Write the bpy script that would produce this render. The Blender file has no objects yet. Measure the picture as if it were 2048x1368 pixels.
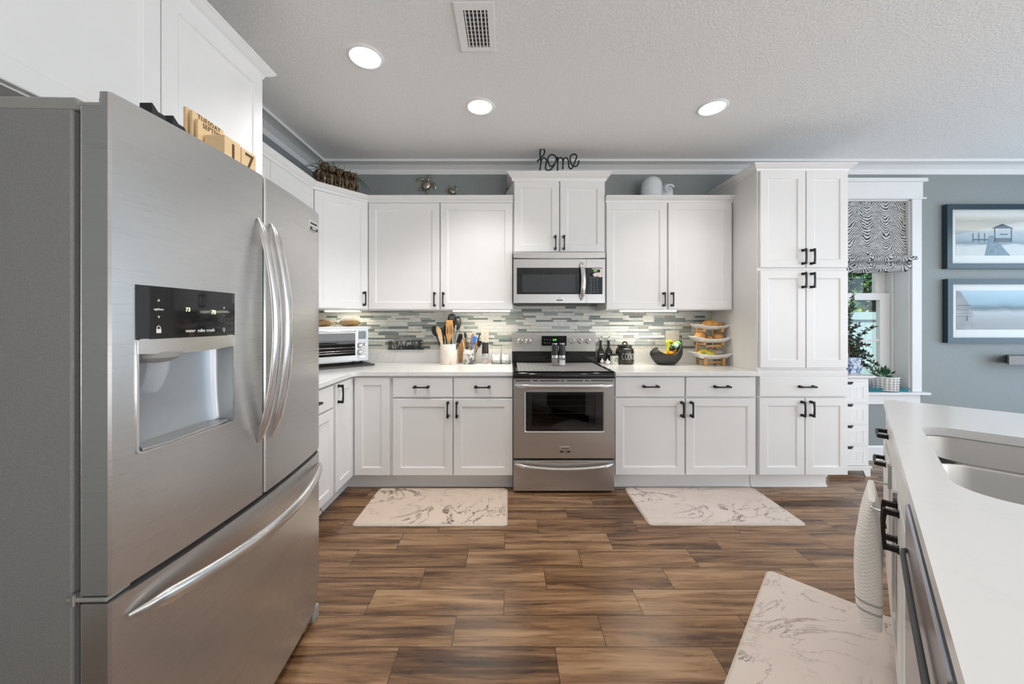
import bpy, bmesh, math, random
from mathutils import Vector, Matrix
random.seed(7)
SC = bpy.context.scene
COL = SC.collection
PI = math.pi
# ------------------------------------------------------------------ camera
F, CX, CY, H = 725.0, 1017.0, 641.0, 1.303      # focal length in px of a 2048x1368 frame, vanishing point, eye height
cam = bpy.data.cameras.new('camera')
cam.sensor_width = 36.0
cam.lens = F / 2048 * 36
cam.shift_x = (1024 - CX) / 2048
cam.shift_y = (CY - 684) / 2048
cam.clip_start = 0.02
camo = bpy.data.objects.new('camera', cam)
camo.location = (0, 0, H)
camo.rotation_euler = (PI / 2, 0, 0)
COL.objects.link(camo)
SC.camera = camo
SC.view_settings.view_transform = 'Standard'
SC.view_settings.look = 'None'
SC.view_settings.gamma = 1
SC.view_settings.use_curve_mapping = False
SC.view_settings.exposure = 0.10
# ------------------------------------------------------------------ world, sun, daylight
w = bpy.data.worlds.new('sky')
SC.world = w
w.use_nodes = True
bg = w.node_tree.nodes['Background']
bg.inputs[0].default_value = (0.80, 0.90, 1.0, 1)
bg.inputs[1].default_value = 1.0


def lamp(name, kind, loc, rot, energy, color=(1, 1, 1), **kw):
    l = bpy.data.lights.new(name, kind)
    l.energy = energy
    l.color = color
    for k, v in kw.items():
        setattr(l, k, v)
    o = bpy.data.objects.new(name, l)
    o.location = loc
    o.rotation_euler = rot
    COL.objects.link(o)
    return o


lamp('sun', 'SUN', (0, 0, 8), (math.radians(20), math.radians(-52), 0), 9.0, (1, 0.95, 0.86), angle=0.02)
# daylight through the wide opening on the dining side
# plus an added fill lamp by the rear opening, aimed up to brighten the ceiling
lamp('ceiling_fill', 'AREA', (2.75, -3.30, 0.75), (math.radians(146), 0, 0), 104, (1.0, 0.99, 0.97), shape='RECTANGLE', size=3.3, size_y=1.2)
lamp('daylight_dining', 'AREA', (5.72, 1.55, 1.35), (PI / 2, 0, PI / 2), 54, (0.58, 0.78, 1.0), shape='RECTANGLE', size=2.9, size_y=2.1)
lamp('daylight_side', 'AREA', (5.72, -1.65, 1.35), (PI / 2, 0, PI / 2), 90, (0.97, 0.98, 1.0), shape='RECTANGLE', size=2.9, size_y=2.1)

# room
XL, YW, ZC = -1.80, 3.39, 2.743
XR, YF = 5.8, -3.5
YD = 2.755      # plane of the base and pantry doors
YU = 3.065      # plane of the wall cabinet doors
CT = 0.915      # worktop height


def X(px, Y): return (px - CX) * Y / F
def Z(py, Y): return H - (py - CY) * Y / F
def at(px, py, z):                      # point of a horizontal plane seen at a pixel
    Y = (H - z) * F / (py - CY)
    return Vector((X(px, Y), Y, z))


# ------------------------------------------------------------------ materials
class NT:
    def __init__(s, name):
        s.m = bpy.data.materials.new(name)
        s.m.use_nodes = True
        s.t = s.m.node_tree
        s.b = s.t.nodes['Principled BSDF']

    def n(s, typ, **kw):
        x = s.t.nodes.new(typ)
        for k, v in kw.items():
            setattr(x, k, v)
        return x

    def l(s, a, b): s.t.links.new(a, b)

    def inp(s, node, i, v):
        if hasattr(v, 'is_linked') or hasattr(v, 'links'):
            s.l(v, node.inputs[i])
        else:
            node.inputs[i].default_value = v

    def math(s, op, a, b=0.0, c=None):
        x = s.n('ShaderNodeMath', operation=op)
        s.inp(x, 0, a)
        s.inp(x, 1, b)
        if c is not None:
            s.inp(x, 2, c)
        return x.outputs[0]

    def coord(s, scale=(1, 1, 1), kind='Object', rot=(0, 0, 0), loc=(0, 0, 0)):
        tc = s.n('ShaderNodeTexCoord')
        mp = s.n('ShaderNodeMapping')
        mp.inputs['Scale'].default_value = scale
        mp.inputs['Rotation'].default_value = rot
        mp.inputs['Location'].default_value = loc
        s.l(tc.outputs[kind], mp.inputs[0])
        return mp.outputs[0]

    def noise(s, vec, scale, detail=4, rough=.55, dist=0.0):
        x = s.n('ShaderNodeTexNoise')
        if vec is not None:
            s.l(vec, x.inputs['Vector'])
        x.inputs['Scale'].default_value = scale
        x.inputs['Detail'].default_value = detail
        x.inputs['Roughness'].default_value = rough
        x.inputs['Distortion'].default_value = dist
        return x.outputs['Fac']

    def ramp(s, fac, stops, interp='LINEAR'):
        x = s.n('ShaderNodeValToRGB')
        cr = x.color_ramp
        cr.interpolation = interp
        while len(cr.elements) < len(stops):
            cr.elements.new(0.5)
        for e, (p, c) in zip(cr.elements, stops):
            e.position = p
            e.color = (*c, 1) if len(c) == 3 else c
        s.l(fac, x.inputs[0])
        return x.outputs[0]

    def mix(s, fac, a, b, mode='MIX'):
        x = s.n('ShaderNodeMix', data_type='RGBA', blend_type=mode)
        s.inp(x, 0, fac)
        for i, v in ((6, a), (7, b)):
            if isinstance(v, tuple):
                x.inputs[i].default_value = (*v, 1)
            else:
                s.l(v, x.inputs[i])
        return x.outputs[2]

    def bump(s, h, strength=.2, dist=.01):
        x = s.n('ShaderNodeBump')
        x.inputs['Strength'].default_value = strength
        x.inputs['Distance'].default_value = dist
        s.l(h, x.inputs['Height'])
        s.l(x.outputs[0], s.b.inputs['Normal'])

    def set(s, **kw):
        names = dict(color='Base Color', rough='Roughness', metal='Metallic', spec='Specular IOR Level', trans='Transmission Weight',
                     ior='IOR', alpha='Alpha', coat='Coat Weight', aniso='Anisotropic', arot='Anisotropic Rotation', emit='Emission Strength', ecol='Emission Color',
                     sss='Subsurface Weight', sheen='Sheen Weight')
        for k, v in kw.items():
            i = s.b.inputs[names[k]]
            if hasattr(v, 'links'):
                s.l(v, i)
            elif isinstance(v, tuple):
                i.default_value = (*v, 1)
            else:
                i.default_value = v
        return s


def plain(name, color, rough=.5, metal=0.0, var=.06, scale=30, **kw):
    t = NT(name)
    v = t.noise(t.coord(), scale, 3)
    lo = tuple(c * (1 - var) for c in color)
    hi = tuple(min(1, c * (1 + var)) for c in color)
    t.set(color=t.ramp(v, [(.3, lo), (.7, hi)]), rough=rough, metal=metal, **kw)
    return t.m


def steel(name, color, rough=.3, scale=(6, 6, 900), aniso=.6, bump=.03):
    t = NT(name)
    v = t.noise(t.coord(scale), 1.0, 3)
    t.set(color=t.ramp(v, [(.2, tuple(c * .93 for c in color)), (.8, color)]), metal=.84,
          rough=t.math('MULTIPLY_ADD', v, .10, rough - .05), aniso=aniso)
    tg = t.n('ShaderNodeTangent', direction_type='RADIAL', axis='Z')
    t.l(tg.outputs[0], t.b.inputs['Tangent'])
    t.bump(v, bump, .002)
    return t.m


def wood(name, a, b, scale=(3, 3, 40), rough=.5):
    t = NT(name)
    v = t.noise(t.coord(scale), 3.0, 5, .6, .6)
    t.set(color=t.ramp(v, [(.3, a), (.7, b)]), rough=rough)
    return t.m


def marble(name, base, vein, scale=3.0, amount=.5, width=.03, rough=.25, second=None, stretch=(1, 1, 1)):
    t = NT(name)
    c = t.coord(stretch)
    d = t.noise(c, scale * .9, 6, .6)
    n1 = t.noise(c, scale, 9, .62, 1.6)
    r = t.math('ABSOLUTE', t.math('SUBTRACT', n1, .5))
    line = t.math('SUBTRACT', 1.0, t.math('MINIMUM', t.math('DIVIDE', r, width), 1.0))
    msk = t.math('MULTIPLY', line, t.math('MULTIPLY', t.math('MAXIMUM', t.math('SUBTRACT', d, .42), 0.0), 6.0))
    msk = t.math('MINIMUM', t.math('MULTIPLY', msk, amount), 1.0)
    soft = t.noise(c, scale * .7, 4)
    bcol = t.ramp(soft, [(.3, second or tuple(x * .9 for x in base)), (.65, base)])
    t.set(color=t.mix(msk, bcol, vein), rough=rough)
    return t.m


M = {}
M['white'] = plain('cabinet_white_paint', (.80, .79, .778), .38, var=.012, scale=6)
M['trim'] = plain('trim_white_paint', (.75, .75, .745), .42, var=.012, scale=6)
M['wall'] = plain('wall_grey_blue_paint', (.250, .275, .272), .6, var=.03, scale=60)
M['rearwall'] = plain('rear_wall_white_paint', (.72, .72, .71), .6, var=.02, scale=20)
t = NT('ceiling_knockdown_paint')
v = t.noise(t.coord(), 75, 5, .6)
t.set(color=t.ramp(v, [(.35, (.82, .815, .805)), (.65, (.88, .875, .865))]), rough=.85)
t.bump(v, .55, .012)
M['ceiling'] = t.m
M['steel'] = steel('brushed_stainless_steel', (.60, .59, .575), .29, bump=.006)
M['steel_fine'] = steel('polished_steel', (.72, .71, .70), .20, aniso=.2, bump=.01)
M['steel_vertical'] = steel('sink_stainless_steel', (.62, .61, .59), .34, aniso=.0, bump=.02)
t = NT('textured_grey_case')
v = t.noise(t.coord(), 260, 4)
t.set(color=t.ramp(v, [(.3, (.285, .283, .278)), (.7, (.33, .328, .32))]), rough=.42, metal=.25)
t.bump(v, .35, .003)
M['case'] = t.m
M['grey_plastic'] = plain('grey_plastic', (.33, .325, .31), .4, var=.03)
M['dark_gap'] = plain('dark_seal_gap_shade', (.022, .022, .022), .7)  # seals and dark bodies; also shade in slots, cut-outs and gaps as colour
M['black_gloss'] = plain('black_gloss_enamel', (.010, .010, .011), .09, var=.02)
M['black_glass'] = plain('black_glass', (.012, .013, .014), .04, var=.02)
M['bronze'] = plain('black_bronze_pull', (.022, .020, .019), .36, .55)
M['black'] = plain('black_plastic', (.016, .016, .017), .42)
M['black_iron'] = plain('black_wire_iron', (.012, .012, .012), .5, .3)
M['dark_grey'] = plain('dark_grey_slate', (.05, .05, .052), .55, var=.15, scale=18)
M['quartz'] = marble('white_quartz', (.80, .79, .775), (.58, .58, .575), 1.6, .40, .016, .18, (.76, .755, .745))
M['quartz_plain'] = marble('plain_white_quartz', (.80, .795, .785), (.74, .735, .73), 1.2, .3, .02, .20, (.78, .775, .77))
M['mat_marble'] = marble('kitchen_mat_marble', (.71, .585, .475), (.13, .085, .06), 2.6, 1.2, .022, .5, (.65, .525, .42))
M['mat_marble_pale'] = marble('pale_mat_marble', (.71, .615, .555), (.17, .125, .11), 2.4, 1.1, .018, .5, (.65, .55, .49), (1, 1.5, 1))
M['mat_edge'] = plain('mat_edge_vinyl', (.62, .54, .46), .5)
M['crock_marble'] = marble('beige_marble', (.78, .71, .63), (.45, .33, .22), 9, .7, .05, .3)
M['crock_swirl'] = marble('grey_swirl_marble', (.74, .72, .69), (.09, .085, .08), 13, 2.4, .11, .3, (.50, .48, .46))
M['white_ceramic'] = plain('white_ceramic', (.82, .81, .79), .2, var=.01)
M['cream'] = plain('cream_plastic', (.62, .58, .49), .35, var=.02)
M['white_plastic'] = plain('white_plastic', (.8, .8, .79), .35, var=.01)
M['bamboo'] = wood('bamboo', (.50, .25, .07), (.66, .38, .13))
M['wood_light'] = wood('pale_wood', (.66, .45, .22), (.78, .58, .33))
M['wood_mid'] = wood('orange_wood', (.46, .22, .06), (.63, .35, .12))
M['wood_ply'] = wood('calendar_plywood', (.70, .48, .24), (.80, .60, .36))
M['wood_burnt'] = plain('burnt_engraving', (.10, .05, .02), .7)
M['wood_brown'] = wood('brown_wood', (.30, .11, .03), (.44, .18, .06))
M['print_white'] = plain('white_print', (.78, .78, .76), .5, var=.01)
M['print_grey'] = plain('grey_print', (.30, .30, .30), .5)
M['print_dark'] = plain('dark_print', (.03, .03, .03), .5)


def glow(name, col, e):
    t = NT(name)
    v = t.noise(t.coord(), 20, 2)
    t.set(color=t.ramp(v, [(.3, col), (.7, col)]), ecol=col, emit=e)
    return t.m


M['led_green'] = glow('green_led', (.15, 1.0, .10), 1.3)
M['led_pale'] = glow('pale_led', (.8, .95, .55), .8)
M['lamp_glow'] = glow('downlight_lens', (1, .95, .87), 4.0)
M['strip_glow'] = glow('light_strip_lens', (1, .97, .86), 4.0)


def glassmat(name, col=(1, 1, 1), rough=.0, ior=1.45):
    t = NT(name)
    v = t.noise(t.coord(), 5, 2)
    t.set(color=t.ramp(v, [(.3, col), (.7, col)]), rough=rough, trans=1.0, ior=ior)
    return t.m


def filmmat(name, col, alpha, rough=.1):
    t = NT(name)
    v = t.noise(t.coord(), 5, 2)
    t.set(color=t.ramp(v, [(.3, col), (.7, col)]), rough=rough, alpha=alpha)
    return t.m


def sheet(name, tint, rough=.015, boost=1.0):
    t = NT(name)
    o = t.t.nodes['Material Output']
    tr = t.n('ShaderNodeBsdfTransparent'); tr.inputs[0].default_value = (*tint, 1)
    gl = t.n('ShaderNodeBsdfGlossy'); gl.inputs['Roughness'].default_value = rough
    ge = t.n('ShaderNodeNewGeometry')
    dt = t.n('ShaderNodeVectorMath', operation='DOT_PRODUCT')
    t.l(ge.outputs['Normal'], dt.inputs[0]); t.l(ge.outputs['Incoming'], dt.inputs[1])
    fres = t.math('MULTIPLY_ADD', t.math('POWER', t.math('SUBTRACT', 1.0, t.math('ABSOLUTE', dt.outputs['Value'])), 5.0), .96, .04)
    v = t.noise(t.coord(), 3, 2)
    gl.inputs[0].default_value = (1, 1, 1, 1)
    mx = t.n('ShaderNodeMixShader')
    t.l(t.math('MULTIPLY', fres, t.math('MULTIPLY_ADD', v, .02, boost)), mx.inputs[0])
    t.l(tr.outputs[0], mx.inputs[1]); t.l(gl.outputs[0], mx.inputs[2])
    t.l(mx.outputs[0], o.inputs[0])
    return t.m


M['pane'] = sheet('window_glass', (.97, .98, .98), .015, .55)
M['clear_plastic'] = filmmat('clear_plastic', (.75, .78, .80), .22, .08)
M['bag_film'] = filmmat('clear_bag_film', (.88, .86, .78), .35, .15)
M['picture_glass'] = sheet('picture_glass', (.97, .98, .98), .02, .42)
M['oven_glass'] = sheet('oven_door_glass', (.42, .42, .42), .02, .9)

# floor: wood-look planks laid left to right, each row shifted by a third
t = NT('wood_plank_tile_floor')
tc = t.n('ShaderNodeTexCoord')
sp = t.n('ShaderNodeSeparateXYZ')
t.l(tc.outputs['Object'], sp.inputs[0])
PW, PL = .1545, .62
fy = t.math('DIVIDE', t.math('SUBTRACT', sp.outputs[1], 0.0565), PW)
row = t.math('FLOOR', fy)
fx = t.math('DIVIDE', t.math('SUBTRACT', t.math('SUBTRACT', sp.outputs[0], t.math('MULTIPLY', row, PL / 3)), -.228), PL)
colx = t.math('FLOOR', fx)
cb = t.n('ShaderNodeCombineXYZ')
t.l(row, cb.inputs[0]); t.l(colx, cb.inputs[1])
wn = t.n('ShaderNodeTexWhiteNoise', noise_dimensions='3D')
t.l(cb.outputs[0], wn.inputs['Vector'])
rnd = wn.outputs['Value']
off = t.n('ShaderNodeVectorMath', operation='SCALE')
t.l(wn.outputs['Color'], off.inputs[0]); off.inputs['Scale'].default_value = 40
ad = t.n('ShaderNodeVectorMath', operation='ADD')
mp = t.n('ShaderNodeMapping')
mp.inputs['Scale'].default_value = (1.15, 15, 1)
t.l(tc.outputs['Object'], mp.inputs[0])
t.l(mp.outputs[0], ad.inputs[0]); t.l(off.outputs[0], ad.inputs[1])
g1 = t.noise(ad.outputs[0], 1.0, 6, .62, .9)
g2 = t.noise(ad.outputs[0], 3.2, 5, .6, .4)
gr = t.math('ADD', t.math('MULTIPLY', g1, .72), t.math('MULTIPLY', g2, .28))
gr = t.math('ADD', gr, t.math('MULTIPLY', t.math('SUBTRACT', rnd, .5), .10))
FLOORCOL = [(.31, (.030, .014, .007)), (.41, (.095, .045, .020)), (.515, (.23, .122, .057)), (.64, (.39, .235, .124)), (.8, (.47, .305, .172))]
wc = t.ramp(gr, FLOORCOL)
ex = t.math('ABSOLUTE', t.math('SUBTRACT', t.math('FRACT', fx), .5))
ey = t.math('ABSOLUTE', t.math('SUBTRACT', t.math('FRACT', fy), .5))
gx = t.math('GREATER_THAN', ex, .5 - .0016 / PL)
gy = t.math('GREATER_THAN', ey, .5 - .0016 / PW)
gro = t.math('MAXIMUM', gx, gy)
t.set(color=t.mix(gro, wc, (.035, .02, .012)), rough=t.math('MULTIPLY_ADD', g2, .18, .20), spec=.5)
t.bump(t.math('SUBTRACT', t.math('MULTIPLY', gr, .3), gro), .25, .003)
M['floor'] = t.m


# ------------------------------------------------------------------ mesh building
RW = {}


def T(x=0, y=0, z=0, rz=0, rx=0, ry=0):
    return Matrix.Translation((x, y, z)) @ Matrix.Rotation(rz, 4, 'Z') @ Matrix.Rotation(ry, 4, 'Y') @ Matrix.Rotation(rx, 4, 'X')


class MB:
    def __init__(s, m=None):
        s.v, s.f, s.fm, s.m, s.mi = [], [], [], m or Matrix(), 0

    def add(s, vs, fs, m=None):
        k = len(s.v)
        mm = s.m @ m if m is not None else s.m
        s.v += [mm @ Vector(v) for v in vs]
        s.f += [tuple(i + k for i in f) for f in fs]
        s.fm += [s.mi] * len(fs)
        return s

    def box(s, x0, x1, y0, y1, z0, z1, m=None):
        vs = [(x, y, z) for z in (z0, z1) for y in (y0, y1) for x in (x0, x1)]
        fs = [(0, 2, 3, 1), (4, 5, 7, 6), (0, 1, 5, 4), (2, 6, 7, 3), (0, 4, 6, 2), (1, 3, 7, 5)]
        return s.add(vs, fs, m)

    def frustum(s, a, b, m=None):      # two rectangles (x0,x1,y0,y1,z)
        vs = [(x, y, r[4]) for r in (a, b) for y in (r[2], r[3]) for x in (r[0], r[1])]
        fs = [(0, 2, 3, 1), (4, 5, 7, 6), (0, 1, 5, 4), (2, 6, 7, 3), (0, 4, 6, 2), (1, 3, 7, 5)]
        return s.add(vs, fs, m)

    def prism(s, poly, lo, hi, axis='z', m=None):
        n = len(poly)
        def mk(p, h):
            return {'z': (p[0], p[1], h), 'y': (p[0], h, p[1]), 'x': (h, p[0], p[1])}[axis]
        vs = [mk(p, lo) for p in poly] + [mk(p, hi) for p in poly]
        fs = [tuple(range(n))[::-1], tuple(range(n, 2 * n))] + [(i, (i + 1) % n, n + (i + 1) % n, n + i) for i in range(n)]
        return s.add(vs, fs, m)

    def lathe(s, prof, n=24, m=None, cap=True):
        vs, fs = [], []
        for r, z in prof:
            for i in range(n):
                a = 2 * PI * i / n
                vs.append((r * math.cos(a), r * math.sin(a), z))
        for j in range(len(prof) - 1):
            for i in range(n):
                a, b = j * n + i, j * n + (i + 1) % n
                fs.append((a, b, b + n, a + n))
        if cap:
            fs.append(tuple(range(n))[::-1])
            k = (len(prof) - 1) * n
            fs.append(tuple(range(k, k + n)))
        return s.add(vs, fs, m)

    def sphere(s, c, r, nu=16, nv=10, m=None, rot=None):
        if not hasattr(r, '__len__'):
            r = (r, r, r)
        R = rot.to_3x3() if rot is not None else Matrix.Identity(3)
        vs, fs = [], []
        c = Vector(c)
        vs.append(c + R @ Vector((0, 0, -r[2])))
        for j in range(1, nv):
            t_ = -PI / 2 + PI * j / nv
            for i in range(nu):
                a = 2 * PI * i / nu
                vs.append(c + R @ Vector((r[0] * math.cos(t_) * math.cos(a), r[1] * math.cos(t_) * math.sin(a), r[2] * math.sin(t_))))
        vs.append(c + R @ Vector((0, 0, r[2])))
        for i in range(nu):
            fs.append((0, 1 + (i + 1) % nu, 1 + i))
        for j in range(nv - 2):
            for i in range(nu):
                a = 1 + j * nu + i
                b = 1 + j * nu + (i + 1) % nu
                fs.append((a, b, b + nu, a + nu))
        k = 1 + (nv - 2) * nu
        for i in range(nu):
            fs.append((k + i, k + (i + 1) % nu, len(vs) - 1))
        return s.add(vs, fs, m)

    def tube(s, pts, r, n=8, m=None, closed=False, flat=None, up=None, cap=True):
        """r: radius or list; flat: (a,b) scale of the section along side/up."""
        pts = [Vector(p) for p in pts]
        N = len(pts)
        rs = r if hasattr(r, '__len__') else [r] * N
        vs, fs = [], []
        prev = Vector(up) if up is not None else None
        fl = flat or (1, 1)
        for i, p in enumerate(pts):
            if closed:
                d = pts[(i + 1) % N] - pts[i - 1]
            else:
                d = pts[min(i + 1, N - 1)] - pts[max(i - 1, 0)]
            d.normalize()
            if prev is None:
                prev = Vector((0, 0, 1)) if abs(d.z) < .9 else Vector((1, 0, 0))
            sd = d.cross(prev)
            if sd.length < 1e-6:
                sd = d.orthogonal()
            sd.normalize()
            u = sd.cross(d).normalized()
            if up is None:
                prev = u
            off = PI / n if n == 4 else 0
            for k in range(n):
                a = 2 * PI * k / n + off
                vs.append(p + rs[i] * (sd * math.cos(a) * fl[0] + u * math.sin(a) * fl[1]))
        for i in range(N if closed else N - 1):
            j = (i + 1) % N
            for k in range(n):
                fs.append((i * n + k, i * n + (k + 1) % n, j * n + (k + 1) % n, j * n + k))
        if not closed and cap:
            fs.append(tuple(range(n))[::-1])
            fs.append(tuple(range((N - 1) * n, N * n)))
        return s.add(vs, fs, m)

    def surf(s, fn, nu, nv, closed_u=False, m=None):
        vs = [fn(i / (nu if closed_u else nu - 1), j / (nv - 1)) for j in range(nv) for i in range(nu)]
        fs = []
        for j in range(nv - 1):
            for i in range(nu if closed_u else nu - 1):
                a, b = j * nu + i, j * nu + (i + 1) % nu
                fs.append((a, b, b + nu, a + nu))
        return s.add(vs, fs, m)

    def sweep(s, prof, path, seg=None, m=None, cap=True):
        """profile (distance to the right of the path, z) swept along a flat mitred path."""
        P_ = [Vector(p) for p in path]
        n = len(P_)
        rt = []
        for i in range(n - 1):
            d = (P_[i + 1] - P_[i]).normalized()
            rt.append(Vector((d.y, -d.x)))
        offs = []
        for i in range(n):
            if i == 0: o = rt[0]
            elif i == n - 1: o = rt[-1]
            else:
                o = (rt[i - 1] + rt[i]).normalized()
                o = o / max(.2, o.dot(rt[i]))
            offs.append(o)
        i0, i1 = seg or (0, n - 1)
        vs, fs = [], []
        k = len(prof)
        for i in range(i0, i1 + 1):
            for d, z in prof:
                q = P_[i] + offs[i] * d
                vs.append((q.x, q.y, z))
        for i in range(i1 - i0):
            for j in range(k):
                a, b = i * k + j, i * k + (j + 1) % k
                fs.append((a, b, b + k, a + k))
        if cap:
            fs.append(tuple(range(k))[::-1])
            fs.append(tuple(range((i1 - i0) * k, (i1 - i0 + 1) * k)))
        return s.add(vs, fs, m)

    def build(s, name, mats, parent=None, bev=0, seg=2, sm=None, sub=0, label=None, origin=None):
        if not isinstance(mats, (list, tuple)):
            mats = [mats]
        if parent is not None:
            R = RW[parent.name_full]
        else:
            if origin is None:
                lo = [min(v[i] for v in s.v) for i in range(3)]
                hi = [max(v[i] for v in s.v) for i in range(3)]
                origin = ((lo[0] + hi[0]) / 2, (lo[1] + hi[1]) / 2, lo[2])
            R = Matrix.Translation(origin)
        inv = R.inverted()
        me = bpy.data.meshes.new(name)
        me.from_pydata([tuple(inv @ v) for v in s.v], [], s.f)
        for m_ in mats:
            me.materials.append(M[m_] if isinstance(m_, str) else m_)
        me.polygons.foreach_set('material_index', s.fm)
        bm = bmesh.new()
        bm.from_mesh(me)
        bmesh.ops.recalc_face_normals(bm, faces=bm.faces)
        if bev:
            es = [e for e in bm.edges if len(e.link_faces) == 2 and e.calc_face_angle(0) > .6]
            bmesh.ops.bevel(bm, geom=es, offset=bev, segments=seg, profile=.5, affect='EDGES', clamp_overlap=True)
        if sm:
            th = math.radians(sm)
            for f in bm.faces: f.smooth = True
            for e in bm.edges:
                e.smooth = not (len(e.link_faces) == 2 and e.calc_face_angle(0) > th)
        bm.to_mesh(me)
        bm.free()
        o = bpy.data.objects.new(name, me)
        COL.objects.link(o)
        if parent is not None:
            o.parent = parent
        else:
            o.matrix_world = R
        RW[o.name_full] = R
        if sub:
            md = o.modifiers.new('smooth', 'SUBSURF')
            md.levels = md.render_levels = sub
        if label:
            o['label'] = label
        return o


def tag(o, label, cat, group=None, kind=None):
    o['label'] = label
    o['category'] = cat
    if group: o['group'] = group
    if kind: o['kind'] = kind
    return o


def thing(name, label, cat, loc=(0, 0, 0), rz=0, group=None):
    o = bpy.data.objects.new(name, None)
    o.empty_display_size = .05
    COL.objects.link(o)
    R = T(*loc, rz)
    o.location = loc
    o.rotation_euler = (0, 0, rz)
    RW[o.name_full] = R
    return tag(o, label, cat, group)


def struct(o):
    o['kind'] = 'structure'
    return o


def text(name, body, size, mat, parent, m, ext=.0006, sx=1.0, align='CENTER', space=1.0):
    """lettering as a thin mesh; m maps the text plane (x right, y up, z out) into the world."""
    c = bpy.data.curves.new(name, 'FONT')
    c.body = body
    c.size = size
    c.extrude = ext
    c.align_x = align
    c.align_y = 'CENTER'
    c.space_character = space
    c.resolution_u = 3
    o = bpy.data.objects.new(name, c)
    COL.objects.link(o)
    dg = bpy.context.evaluated_depsgraph_get()
    me = bpy.data.meshes.new_from_object(o.evaluated_get(dg))
    bpy.data.objects.remove(o)
    bpy.data.curves.remove(c)
    R = RW[parent.name_full]
    mm = R.inverted() @ m @ Matrix.Diagonal((sx, 1, 1, 1))
    me.transform(mm)
    me.materials.clear()
    me.materials.append(M[mat])
    me.name = name
    t_ = bpy.data.objects.new(name, me)
    COL.objects.link(t_)
    t_.parent = parent
    RW[t_.name_full] = R
    return t_


def facing(fr, x, z, y=-.001):         # text plane on a front frame
    return fr @ T(x, y, z) @ Matrix.Rotation(PI / 2, 4, 'X')


def arc(c, r, a0, a1, n, z=None):
    return [(c[0] + r * math.cos(a0 + (a1 - a0) * i / n), c[1] + r * math.sin(a0 + (a1 - a0) * i / n)) for i in range(n + 1)]


def rrect(x0, x1, y0, y1, r, n=5):
    return (arc((x1 - r, y0 + r), r, -PI / 2, 0, n) + arc((x1 - r, y1 - r), r, 0, PI / 2, n) +
            arc((x0 + r, y1 - r), r, PI / 2, PI, n) + arc((x0 + r, y0 + r), r, PI, 1.5 * PI, n))


def spline(pts, k=6):
    pts = [Vector(p) for p in pts]
    out = []
    for i in range(len(pts) - 1):
        p0, p1, p2, p3 = pts[max(i - 1, 0)], pts[i], pts[i + 1], pts[min(i + 2, len(pts) - 1)]
        for j in range(k):
            u = j / k
            out.append(.5 * (2 * p1 + (p2 - p0) * u + (2 * p0 - 5 * p1 + 4 * p2 - p3) * u * u + (3 * p1 - p0 - 3 * p2 + p3) * u ** 3))
    out.append(pts[-1])
    return out
# ================================================================== room shell
b = MB(); b.box(XL - .1, XR + .1, YF - .1, YW + .15, -.05, 0)
struct(b.build('floor', 'floor', origin=(0, 0, 0)))
b = MB(); b.box(XL - .1, XR + .1, YF - .1, YW + .15, ZC, ZC + .08)
struct(b.build('ceiling', 'ceiling', origin=(0, 0, ZC)))
b = MB(); b.box(XL - .12, XL, YF - .1, YW, 0, ZC)
struct(b.build('wall_left', 'wall'))
# back wall with the window opening
WX0, WX1, WZ0, WZ1, WD = 2.78, X(1820, YW), Z(783, YW), Z(399, YW), .15
b = MB()
b.box(XL - .12, WX0, YW, YW + WD, 0, ZC)
b.box(WX1, XR + .1, YW, YW + WD, 0, ZC)
b.box(WX0, WX1, YW, YW + WD, 0, WZ0)
b.box(WX0, WX1, YW, YW + WD, WZ1, ZC)
struct(b.build('wall_back', 'wall'))
# right wall: wide opening to the daylight
b = MB()
b.box(XR, XR + .12, YF, -3.2, 0, ZC); b.box(XR, XR + .12, 3.1, YW + WD, 0, ZC)
b.box(XR, XR + .12, -3.2, 3.1, 0, .25); b.box(XR, XR + .12, -3.2, 3.1, 2.45, ZC)
struct(b.build('wall_right', 'wall'))
b = MB()
for y0 in (-3.2, -2.17, -1.13, -.09, .95, 1.98, 3.02):
    b.box(XR + .02, XR + .09, y0, y0 + .08, .25, 2.45)
b.box(XR + .02, XR + .09, -3.2, 3.1, .25, .33); b.box(XR + .02, XR + .09, -3.2, 3.1, 2.37, 2.45)
struct(b.build('window_3', 'trim'))
# wall behind the camera: white boards, patio opening
b = MB()
b.box(XL, 1.05, YF - .12, YF, 0, ZC); b.box(4.45, XR, YF - .12, YF, 0, ZC)
b.box(1.05, 4.45, YF - .12, YF, 2.55, ZC); b.box(1.05, 4.45, YF - .12, YF, 0, .05)
struct(b.build('wall_front', 'rearwall'))
b = MB()
for x0 in (1.05, 2.15, 3.27, 4.37):
    b.box(x0, x0 + .08, YF - .1, YF - .03, .05, 2.55)
b.box(1.05, 4.45, YF - .1, YF - .03, .05, .13); b.box(1.05, 4.45, YF - .1, YF - .03, 2.47, 2.55)
struct(b.build('window_2', 'trim'))

# ceiling crown: frieze, bed mould, wide soffit and fascia
zb = Z(350, YW)
prof = [(0, zb), (.014, zb), (.014, zb + .046), (.024, zb + .050), (.030, zb + .052), (.055, zb + .064), (.060, zb + .064), (.060, zb + .068),
        (.146, zb + .066), (.146, zb + .060), (.158, zb + .060), (.158, ZC), (0, ZC)]
path = [(XL, YF), (XL, YW), (XR, YW)]
b = MB(); b.sweep(prof, path, (0, 1)); struct(b.build('trim_1', 'trim'))
b = MB(); b.sweep(prof, path, (1, 2)); struct(b.build('trim_2', 'trim'))
# baseboards
b = MB(); b.sweep([(0, 0), (.016, 0), (.016, .12), (.008, .135), (0, .135)], [(2.60, YW), (XR, YW)]); struct(b.build('baseboard_back', 'trim'))

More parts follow.
